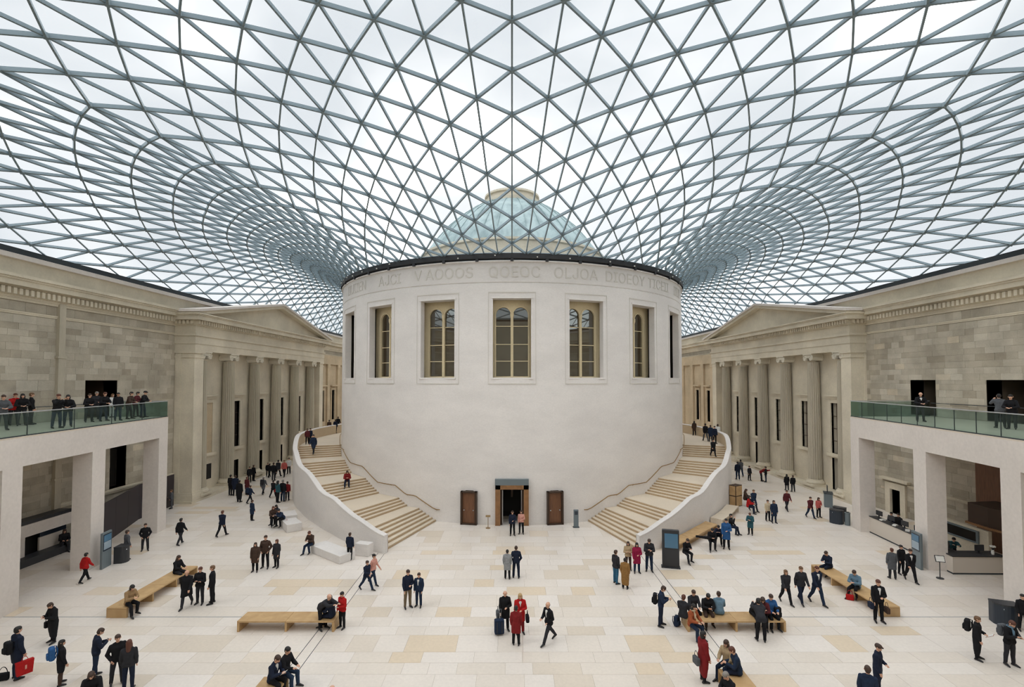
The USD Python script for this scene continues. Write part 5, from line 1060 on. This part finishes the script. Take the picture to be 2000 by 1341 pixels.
    (0.22, 26.28, 0.0, 178, 'pocket', 1.67, 'jk', 'nvy', 'nvy', 'short', 'brn', 'fair', 'taller person in navy from behind beside a light grey coat', 0, True),
    (-0.3, 20.86, 0.0, 10, 'hold', 1.63, 'ct', 'blk', 'blk', 'bald', 'gry', 'fair', 'person in a black coat with a wheeled suitcase near the centre line', 0, True),
    (0.34, 20.61, 0.0, 5, 'hold', 1.63, 'ct', 'red', 'drd', 'bob', 'bld', 'fair', 'blonde person in a red coat facing the camera with a black bag', 0, True),
    (0.16, 19.71, 0.0, 178, 'stand', 1.52, 'ct', 'drd', 'blk', 'short', 'blk', 'fair', 'person in a dark red coat seen from behind near the centre line', 0, True),
    (1.49, 19.89, 0.0, -55, 'stride', 1.67, 'jk', 'blk', 'chr', 'bald', 'gry', 'fair', 'person in a black suit striding left across the central floor', 0, True),
    (0.03, 33.39, 0.0, 5, 'hold', 1.65, 'jk', 'nvy', 'blk', 'short', 'brn', 'fair', 'person in dark blue standing at the left of the main doorway', 0, False),
    (0.64, 33.72, 0.0, -5, 'hold', 1.6, 'sh', 'pnk', 'blk', 'long', 'brn', 'fair', 'long-haired person in a pale pink top at the right of the main doorway', 0, False),
    (5.42, 25.56, 0.0, 120, 'stand', 1.7, 'jk', 'chr', 'lje', 'short', 'brn', 'fair', 'person in dark jacket and bright blue jeans near the foot of the right staircase', 0, True),
    (5.76, 24.94, 0.0, 160, 'stand', 1.52, 'lg', 'ocr', 'blk', 'short', 'blk', 'fair', 'person in a long ochre-brown coat seen from behind right of centre', 0, True),
    (6.51, 27.4, 0.0, -10, 'fold', 1.54, 'jk', 'bei', 'brn', 'long', 'brn', 'fair', 'person in a beige fur-collared jacket at the foot of the right staircase', 0, True),
    (6.88, 26.97, 0.0, 0, 'hold', 1.63, 'ct', 'mag', 'ind', 'long', 'blk', 'fair', 'person in a magenta checked coat at the foot of the right staircase', 0, True),
    (7.62, 27.18, 0.0, -10, 'phone', 1.81, 'jk', 'chr', 'ind', 'short', 'brn', 'fair', 'person in a dark jacket holding a phone beside the black kiosk', 0, True),
    (6.43, 21.2, 0.0, 70, 'phone', 1.72, 'jk', 'ind', 'nvy', 'short', 'brn', 'fair', 'person in blue with a black backpack looking at a phone on the right', 0, True),
    (7.97, 21.63, 0.0, 5, 'sit', 1.72, 'jk', 'chr', 'blk', 'short', 'brn', 'fair', 'dark-jacketed person at the left end of the right crosswise bench', 0.45, True),
    (8.52, 21.44, 0.0, -5, 'sit_b', 1.72, 'jk', 'blk', 'brn', 'short', 'blk', 'tan', 'person in black bent over papers on the right crosswise bench', 0.45, True),
    (9.0, 21.3, 0.0, 170, 'sit', 1.72, 'jk', 'lbl', 'blk', 'short', 'brn', 'fair', 'person in a pale blue jacket with back turned on the right crosswise bench', 0.45, True),
    (7.43, 20.3, 0.0, 30, 'sit', 1.72, 'jk', 'rus', 'ind', 'long', 'blk', 'fair', 'person with a rust patterned scarf seated in front of the right crosswise bench', 0.45, True),
    (7.31, 20.99, 0.0, 140, 'sit', 1.72, 'jk', 'chr', 'ind', 'short', 'rdb', 'fair', 'brown-haired person on the far left corner of the right crosswise bench group', 0.45, True),
    (6.75, 17.37, 0.0, 100, 'stand', 1.71, 'lg', 'drd', 'blk', 'bob', 'blk', 'fair', 'person in a long red coat standing before the seated group at the lower right', 0, True),
    (7.68, 17.51, 0.0, -55, 'sit', 1.72, 'jk', 'bei', 'ind', 'long', 'brn', 'fair', 'long-haired person in beige eating on the bottom right bench', 0.45, True),
    (7.82, 17.03, 0.0, -100, 'sit_b', 1.72, 'jk', 'ind', 'nvy', 'short', 'rdb', 'fair', 'person in a navy jacket from behind on the bottom right bench', 0.45, True),
    (6.96, 15.69, 0.0, -70, 'sit_b', 1.72, 'jk', 'blk', 'nvy', 'short', 'gry', 'fair', 'grey-haired person in black at the bottom edge on the right bench', 0.45, True),
    (10.49, 21.3, 0.0, 10, 'sit_lean', 1.72, 'jk', 'blk', 'blk', 'long', 'brn', 'fair', 'dark-haired person in black on the right half of the right crosswise bench', 0.45, True),
    (10.77, 21.08, 0.0, -25, 'sit_b', 1.72, 'jk', 'mar', 'blk', 'long', 'brn', 'fair', 'smaller brown-haired person between black and teal jackets on the bench', 0.45, True),
    (11.15, 21.21, 0.0, 0, 'sit', 1.72, 'jk', 'blu', 'blk', 'short', 'brn', 'fair', 'person in a bright blue jacket at the right end of the crosswise bench', 0.45, True),
    (10.09, 19.89, 0.0, 165, 'lean', 1.74, 'jk', 'chr', 'blk', 'short', 'blk', 'fair', 'person in black leaning over the right crosswise bench', 0, True),
    (13.01, 23.3, 0.0, 0, 'walk', 1.61, 'jk', 'chr', 'blk', 'bob', 'lbr', 'fair', 'woman in black at the left of three people walking towards the camera', 0, True),
    (13.77, 23.36, 0.0, 0, 'walk_b', 1.74, 'jk', 'chr', 'nvy', 'short', 'lbr', 'fair', 'middle one of three people walking towards the camera on the right', 0, True),
    (14.46, 23.25, 0.0, 5, 'walk', 1.8, 'jk', 'nvy', 'ind', 'short', 'rdb', 'fair', 'person with white shirt under a navy jacket at the right of three walkers', 0, True),
    (17.17, 26.52, 0.0, -70, 'sit_b', 1.72, 'jk', 'nvy', 'nvy', 'short', 'brn', 'fair', 'person in navy seated at the far end of the right oblique bench', 0.45, True),
    (16.81, 23.94, 0.0, -55, 'sit_b', 1.72, 'jk', 'lbl', 'blk', 'short', 'brn', 'fair', 'person in a patterned grey-blue top seated in the middle of the right bench', 0.45, True),
    (16.09, 21.55, 0.0, -10, 'hold', 1.82, 'jk', 'blk', 'blk', 'short', 'rdb', 'fair', 'person in a black suit with shoulder bags at the near end of the right bench', 0, True),
    (20.31, 26.15, 0.0, 165, 'stand', 1.6, 'ct', 'gry', 'chr', 'short', 'rdb', 'fair', 'person in a grey coat from behind left of three by the right map pylon', 0, True),
    (21.29, 26.76, 0.0, 10, 'stand', 1.56, 'jk', 'blk', 'blk', 'short', 'blk', 'fair', 'middle person in black half hidden in the trio by the right map pylon', 0, True),
    (21.02, 25.82, 0.0, -15, 'walk', 1.72, 'jk', 'blk', 'blk', 'short', 'brn', 'fair', 'person in a black jacket with an open pale shirt by the right map pylon', 0, True),
    (17.69, 18.71, 0.0, 40, 'hold', 1.6, 'lg', 'blk', 'blk', 'short', 'lbr', 'fair', 'person in a long black coat with backpack reading a leaflet at the lower right', 0, True),
    (18.52, 18.31, 0.0, 5, 'phone', 1.7, 'jk', 'blk', 'chr', 'short', 'rdb', 'fair', 'person with a blue scarf and black jacket at the right edge', 0, True),
    (21.62, 20.77, 0.0, -20, 'stand', 1.52, 'jk', 'blk', 'blk', 'short', 'blk', 'fair', 'dark figure cut off by the right picture edge', 0, True),
    (12.39, 16.7, 0.0, 40, 'hold', 1.64, 'ct', 'nvy', 'nvy', 'cap', 'brn', 'fair', 'person in a navy coat and flat cap at the bottom edge on the right', 0, True),
    (11.03, 15.28, 0.0, 150, 'stand', 1.72, 'jk', 'ind', 'chr', 'short', 'brn', 'fair', 'brown-haired person in navy at the bottom edge below the flat cap', 0, True),
    (19.55, 39.45, 0.0, 10, 'walk', 1.76, 'ct', 'ind', 'chr', 'short', 'lbr', 'fair', 'person in a blue-grey coat walking near the right curved bench', 0, False),
    (19.28, 36.75, 0.0, 5, 'stand', 1.56, 'jk', 'crm', 'blk', 'short', 'brn', 'fair', 'person in a cream and dark jacket at the left of a couple on the right', 0, False),
    (19.46, 36.23, 0.0, 0, 'stand', 1.65, 'ct', 'ind', 'nvy', 'bob', 'brn', 'fair', 'person in a long navy jacket at the right of a couple on the right', 0, False),
    (22.33, 39.61, 0.0, 0, 'walk_b', 1.68, 'jk', 'mar', 'chr', 'short', 'brn', 'fair', 'person in a maroon jacket walking in front of a dark pair by the right portico', 0, False),
    (22.98, 37.56, 0.0, 5, 'walk', 1.63, 'jk', 'mar', 'ind', 'short', 'brn', 'fair', 'person in maroon and blue beside a pink-clad companion on the right', 0, False),
    (23.7, 37.7, 0.0, 5, 'hold', 1.52, 'jk', 'cor', 'blk', 'long', 'brn', 'fair', 'person in a salmon pink jacket on the right near the portico', 0, False),
    (26.48, 46.91, 0.0, 175, 'stand', 1.52, 'ct', 'blk', 'chr', 'long', 'blk', 'fair', 'left one of a dark pair standing before the right portico steps', 0, False),
    (26.7, 46.27, 0.0, 175, 'stand', 1.54, 'jk', 'blk', 'chr', 'short', 'brn', 'fair', 'right one of a dark pair standing before the right portico steps', 0, False),
    (26.16, 51.17, 0.0, 60, 'lean', 1.74, 'jk', 'drd', 'chr', 'short', 'brn', 'fair', 'person in dark red bending down before the right portico steps', 0, False),
    (26.43, 50.66, 0.0, -120, 'hold', 1.58, 'jk', 'blk', 'nvy', 'short', 'blk', 'fair', 'person in black beside the bending red one before the right portico', 0, False),
    (16.36, 33.5, 0.0, -40, 'phone', 1.52, 'ct', 'tea', 'blk', 'short', 'rdb', 'fair', 'person in a teal coat by the far end of the right curved bench', 0, False),
    (18.82, 38.87, 0.0, 60, 'sit', 1.72, 'jk', 'red', 'nvy', 'bob', 'blk', 'fair', 'person in red and navy seated on the farther right curved bench', 0.48, False),
    (19.68, 41.18, 0.0, 60, 'sit', 1.72, 'jk', 'brn', 'blk', 'long', 'brn', 'fair', 'brown-haired person seated at the far end of the farther right curved bench', 0.48, False),
    (24.1, 51.95, 0.0, 175, 'stand', 1.86, 'jk', 'nvy', 'ind', 'short', 'blk', 'fair', 'distant person in navy at the edge of the right staircase wall', 0, False),
    (25.21, 53.6, 0.0, 170, 'walk', 1.86, 'jk', 'gry', 'ind', 'short', 'blk', 'fair', 'distant person in grey just right of the right staircase wall', 0, False),
    (25.1, 51.43, 0.0, 20, 'stand', 1.52, 'jk', 'chr', 'blk', 'short', 'blk', 'fair', 'small distant figure alone between the right wall and portico door', 0, False),
    (13.5, 30.77, 0.0, -20, 'hold', 1.86, 'ct', 'blu', 'blk', 'short', 'blk', 'fair', 'person in a bright blue coat standing at the right curved bench', 0, True),
    (13.39, 31.63, 0.0, -25, 'sit_lean', 1.72, 'jk', 'nvy', 'blk', 'short', 'blk', 'fair', 'person in navy bending forward on the right curved bench', 0.46, True),
    (15.04, 33.58, 0.0, 50, 'sit_up', 1.72, 'jk', 'blk', 'nvy', 'short', 'blk', 'fair', 'person in black at the far end of the nearer right curved bench', 0.46, False),
    (12.52, 30.64, 0.0, -10, 'sit_b', 1.72, 'jk', 'blk', 'blk', 'short', 'blk', 'fair', 'person in black with legs out in the middle of the right curved bench', 0.46, True),
    (10.17, 28.66, 0.0, 20, 'sit_b', 1.72, 'jk', 'blk', 'chr', 'short', 'brn', 'fair', 'lone person in black seated at the near end of the right curved bench', 0.46, True),
    (-13.22, 39.03, 2.32, 20, 'sit_b', 1.72, 'jk', 'drd', 'nvy', 'bob', 'brn', 'fair', 'person sitting on the steps in the middle of the left staircase', 0.15, False),
    (-18.74, 45.84, 3.625, 0, 'walk', 1.86, 'ct', 'ind', 'chr', 'short', 'blk', 'fair', 'person in a blue-grey coat coming down the left staircase', 0, False),
    (-20.47, 48.54, 4.205, 20, 'stand', 1.52, 'jk', 'mar', 'blk', 'bob', 'blk', 'fair', 'person in maroon at the top of the left staircase by the parapet', 0, False),
    (-20.33, 48.93, 4.205, -10, 'stand', 1.52, 'jk', 'nvy', 'blk', 'short', 'blk', 'fair', 'person in navy beside the parapet at the top of the left staircase', 0, False),
    (-21.75, 57.73, 4.205, 180, 'stand', 1.64, 'jk', 'brn', 'blk', 'short', 'blk', 'fair', 'person in dark brown on the upper left landing', 0, False),
    (-21.22, 58.29, 4.205, 175, 'stand', 1.65, 'jk', 'nvy', 'blk', 'short', 'blk', 'fair', 'person in navy on the upper left landing next to the rotunda wall', 0, False),
    (-22.19, 61.84, 4.205, 180, 'walk', 1.75, 'jk', 'blk', 'blk', 'short', 'brn', 'fair', 'distant person half hidden by the rotunda on the upper left landing', 0, False),
    (18.79, 45.38, 3.48, 0, 'walk', 1.61, 'ct', 'blk', 'blk', 'short', 'blk', 'fair', 'person in a black coat coming down the right staircase', 0, False),
    (21.09, 56.14, 4.205, 180, 'stand', 1.65, 'ct', 'brn', 'blk', 'long', 'blk', 'fair', 'person in brown on the upper right landing near the rotunda wall', 0, False),
    (20.32, 50.97, 4.205, 178, 'walk', 1.86, 'jk', 'blk', 'gry', 'short', 'blk', 'fair', 'person in black jacket and grey trousers at the top of the right staircase', 0, False),
    (20.68, 50.55, 4.205, 175, 'stand', 1.69, 'ct', 'ind', 'chr', 'short', 'brn', 'fair', 'person in a blue-grey coat in the cluster at the top of the right staircase', 0, False),
    (20.43, 48.93, 4.205, 10, 'stand', 1.74, 'jk', 'nvy', 'blk', 'short', 'blk', 'fair', 'person in navy facing down at the top of the right staircase', 0, False),
    (21.61, 50.97, 4.205, 180, 'stand', 1.76, 'jk', 'wht', 'chr', 'bob', 'brn', 'fair', 'person in white by the parapet at the top of the right staircase', 0, False),
    (25.88, 30.75, 7.97, -20, 'rail', 1.86, 'jk', 'blk', 'chr', 'bald', 'gry', 'fair', 'lone grey-haired person in a black jacket on the right terrace', 0, True),
    (26.7, 26.51, 7.97, 150, 'photo', 1.86, 'jk', 'gry', 'blk', 'short', 'blk', 'fair', 'person in grey taking a picture in the right terrace doorway', 0, True),
    (26.8, 25.96, 7.97, -60, 'rail', 1.86, 'jk', 'blk', 'blk', 'short', 'blk', 'fair', 'person in black at the right edge of the right terrace doorway', 0, True),
    (25.88, 33.28, 0.0, -70, 'stand', 1.58, 'jk', 'nvy', 'nvy', 'short', 'blk', 'fair', 'staff member in navy behind the far end of the long white desk', 0, False),
    (25.78, 32.54, 0.0, -80, 'stand', 1.71, 'jk', 'blk', 'blk', 'short', 'blk', 'fair', 'staff member in black behind the near end of the long white desk', 0, False),
    (25.69, 28.55, 0.0, -30, 'lean', 1.72, 'jk', 'tea', 'blk', 'short', 'blk', 'fair', 'staff member in dark green bent over the angled reception desk', 0, True),
]
for x, y, z, face, pose, h, outfit, top, bot, hair, hcol, skin, label, seat, near in PEOPLE:
    person(x, y, z, face, pose, h, outfit, top, bot, hair, hcol, skin, label, seat=seat, near=near)

handbag((-18.855, 20.011, 0.56), 250, 'cloth_blk', 'black shoulder bag hanging beside the person bent over a phone')
backpack((-17.696, 17.275, 0.98), 340, 'cloth_blk', 'black backpack on the person at the lower left corner')
carrier((-17.255, 17.434, 0.22), 420, 'cloth_red', 'bright red shopping bag carried at the lower left corner')
handbag((-17.988, 17.425, 0.0), 20, 'cloth_blk', 'black bag on the floor at the left picture edge')
backpack((-15.881, 16.978, 0.95), 320, 'cloth_blu', 'blue backpack on the person at the lower left')
handbag((-0.599, 20.828, 0.55), 280, 'cloth_gry', 'dark grey bag on the arm of the person with the wheeled suitcase')
handbag((0.644, 20.576, 0.5), 275, 'cloth_blk', 'black handbag on the arm of the blonde person in red')
backpack((6.204, 21.282, 0.92), 250, 'cloth_blk', 'black backpack on the person in blue right of centre')
handbag((6.484, 17.323, 0.62), 280, 'cloth_gry', 'grey handbag behind the long red coat at the lower right')
backpack((7.114, 21.199, 0.0), 40, 'cloth_ind', 'dark blue backpack on the floor left of the right crosswise bench')
backpack((11.382, 21.033, 0.45), 15, 'cloth_blk', 'black backpack standing on the right end of the crosswise bench')
backpack((17.523, 18.909, 0.98), 220, 'cloth_blk', 'black backpack on the long black coat at the lower right')
leaflet((17.921, 18.434, 1.02), 220, 'brown and white leaflet held by the person in the long black coat', 'cloth_rus')
backpack((18.499, 18.549, 0.98), 185, 'cloth_gry', 'grey backpack on the person with the blue scarf')
handbag((16.314, 23.679, 0.0), -30, 'cloth_red', 'red bag on the floor at the feet on the right oblique bench')
handbag((15.766, 21.556, 0.6), 260, 'cloth_nvy', 'navy shoulder bag on the left of the suited person by the right bench')
handbag((16.402, 21.475, 0.42), 260, 'cloth_brn', 'brown bag on the right of the suited person by the right bench')
backpack((-22.74, 41.852, 0.92), 330, 'cloth_ind', 'dark backpack on the walker at the edge of the left portico crowd')
backpack((-23.11, 44.99, 0.98), 360, 'cloth_chr', 'charcoal backpack on the lone walker towards the left portico')
handbag((-21.325, 44.018, 0.5), 440, 'cloth_red', 'small red bag carried to the left of the staircase wall')
handbag((-16.186, 35.072, 0.12), 30, 'cloth_red', 'orange-red bag hung in front of the stone block by the huddle')
leaflet((-7.664, 16.491, 0.8), 255, 'white papers in the hands of the navy-suited reader', 'paper')
phone((-14.583, 17.869, 1.14), 315, 'dark phone held up by the person in jeans at the lower left')
phone((6.806, 21.063, 1.14), 250, 'dark phone held by the person in blue with the backpack')
phone((18.555, 17.912, 1.2), 185, 'dark phone held by the person with the blue scarf')
phone((7.551, 26.786, 1.16), 170, 'dark phone held beside the black kiosk')
suitcase((-0.533, 20.485, 0.0), 10, 'cloth_ind', 'dark blue wheeled suitcase standing near the centre line')
long_case((12.402, 31.224, 0.46), -28, 'cloth_blk', 'long black case lying on the near right curved bench')
scarf("person with a blue scarf and black jacket at the right edge", "cloth_lbl")
scarf("person with a rust patterned scarf seated in front of the right crosswise bench", "cloth_crm")
shirt_front('person with white shirt under a navy jacket at the right of three walkers', "cloth_wht")
shirt_front('person in a black jacket with an open pale shirt by the right map pylon', "cloth_wht")
shirt_front('person in a navy suit reading white papers at the bottom edge left of centre', "cloth_wht")
shirt_front('person in a black suit striding left across the central floor', "cloth_wht")
shirt_front('person in a black suit with shoulder bags at the near end of the right bench', "cloth_wht")
shirt_front('blonde person in a red coat facing the camera with a black bag', "cloth_wht")
shirt_front('person in an open blue jacket beside khaki trousers left of centre', "cloth_wht")
shirt_front('lone grey-haired person in a black jacket on the right terrace', "cloth_wht")
# ---------------------------------------------------------------- groups of repeats
GROUPS = {"bench": "wooden benches in the court", "curved_bench": "wooden benches in the court", "stone_block_seat": "stone block seats by the left staircase", "monitor": "monitors on the information desks", "leaflet_stack": "leaflets on the long desk",
          "litter_bin": "litter bins by the terrace pillars", "backpack": "backpacks of the visitors", "handbag": "bags of the visitors", "map_pylon": "map pylons against the terrace pillars", "planter": "planters in the left bay",
          "curved_staircase": "twin staircases round the rotunda", "portico": "facing porticos", "terrace": "facing upper terraces", "glass_balustrade": "terrace balustrades", "phone": "phones in hand", "leaflet": "leaflets in hand", "information_desk": "information desks", "sign_stand": "sign stands"}
for prim in stage.GetPrimAtPath("/World").GetChildren():
    base = prim.GetName(); base = base[:-4] if base[-4:-3] == "_" and base[-3:].isdigit() else base
    g = GROUPS.get(base)
    if base == "person":
        p = UsdGeom.Xformable(prim).ComputeLocalToWorldTransform(Usd.TimeCode.Default()).ExtractTranslation()
        g = ("visitors on the left terrace" if p[0] < 0 else "visitors on the right terrace") if p[2] > 7 else "visitors on the staircases" if p[2] > 1 else ("crowd by the left portico" if p[0] < 0 else "visitors by the right portico") if p[1] > 34 and abs(p[0]) > 14 else "visitors on the court floor"
    if g: prim.SetCustomDataByKey("group", g)
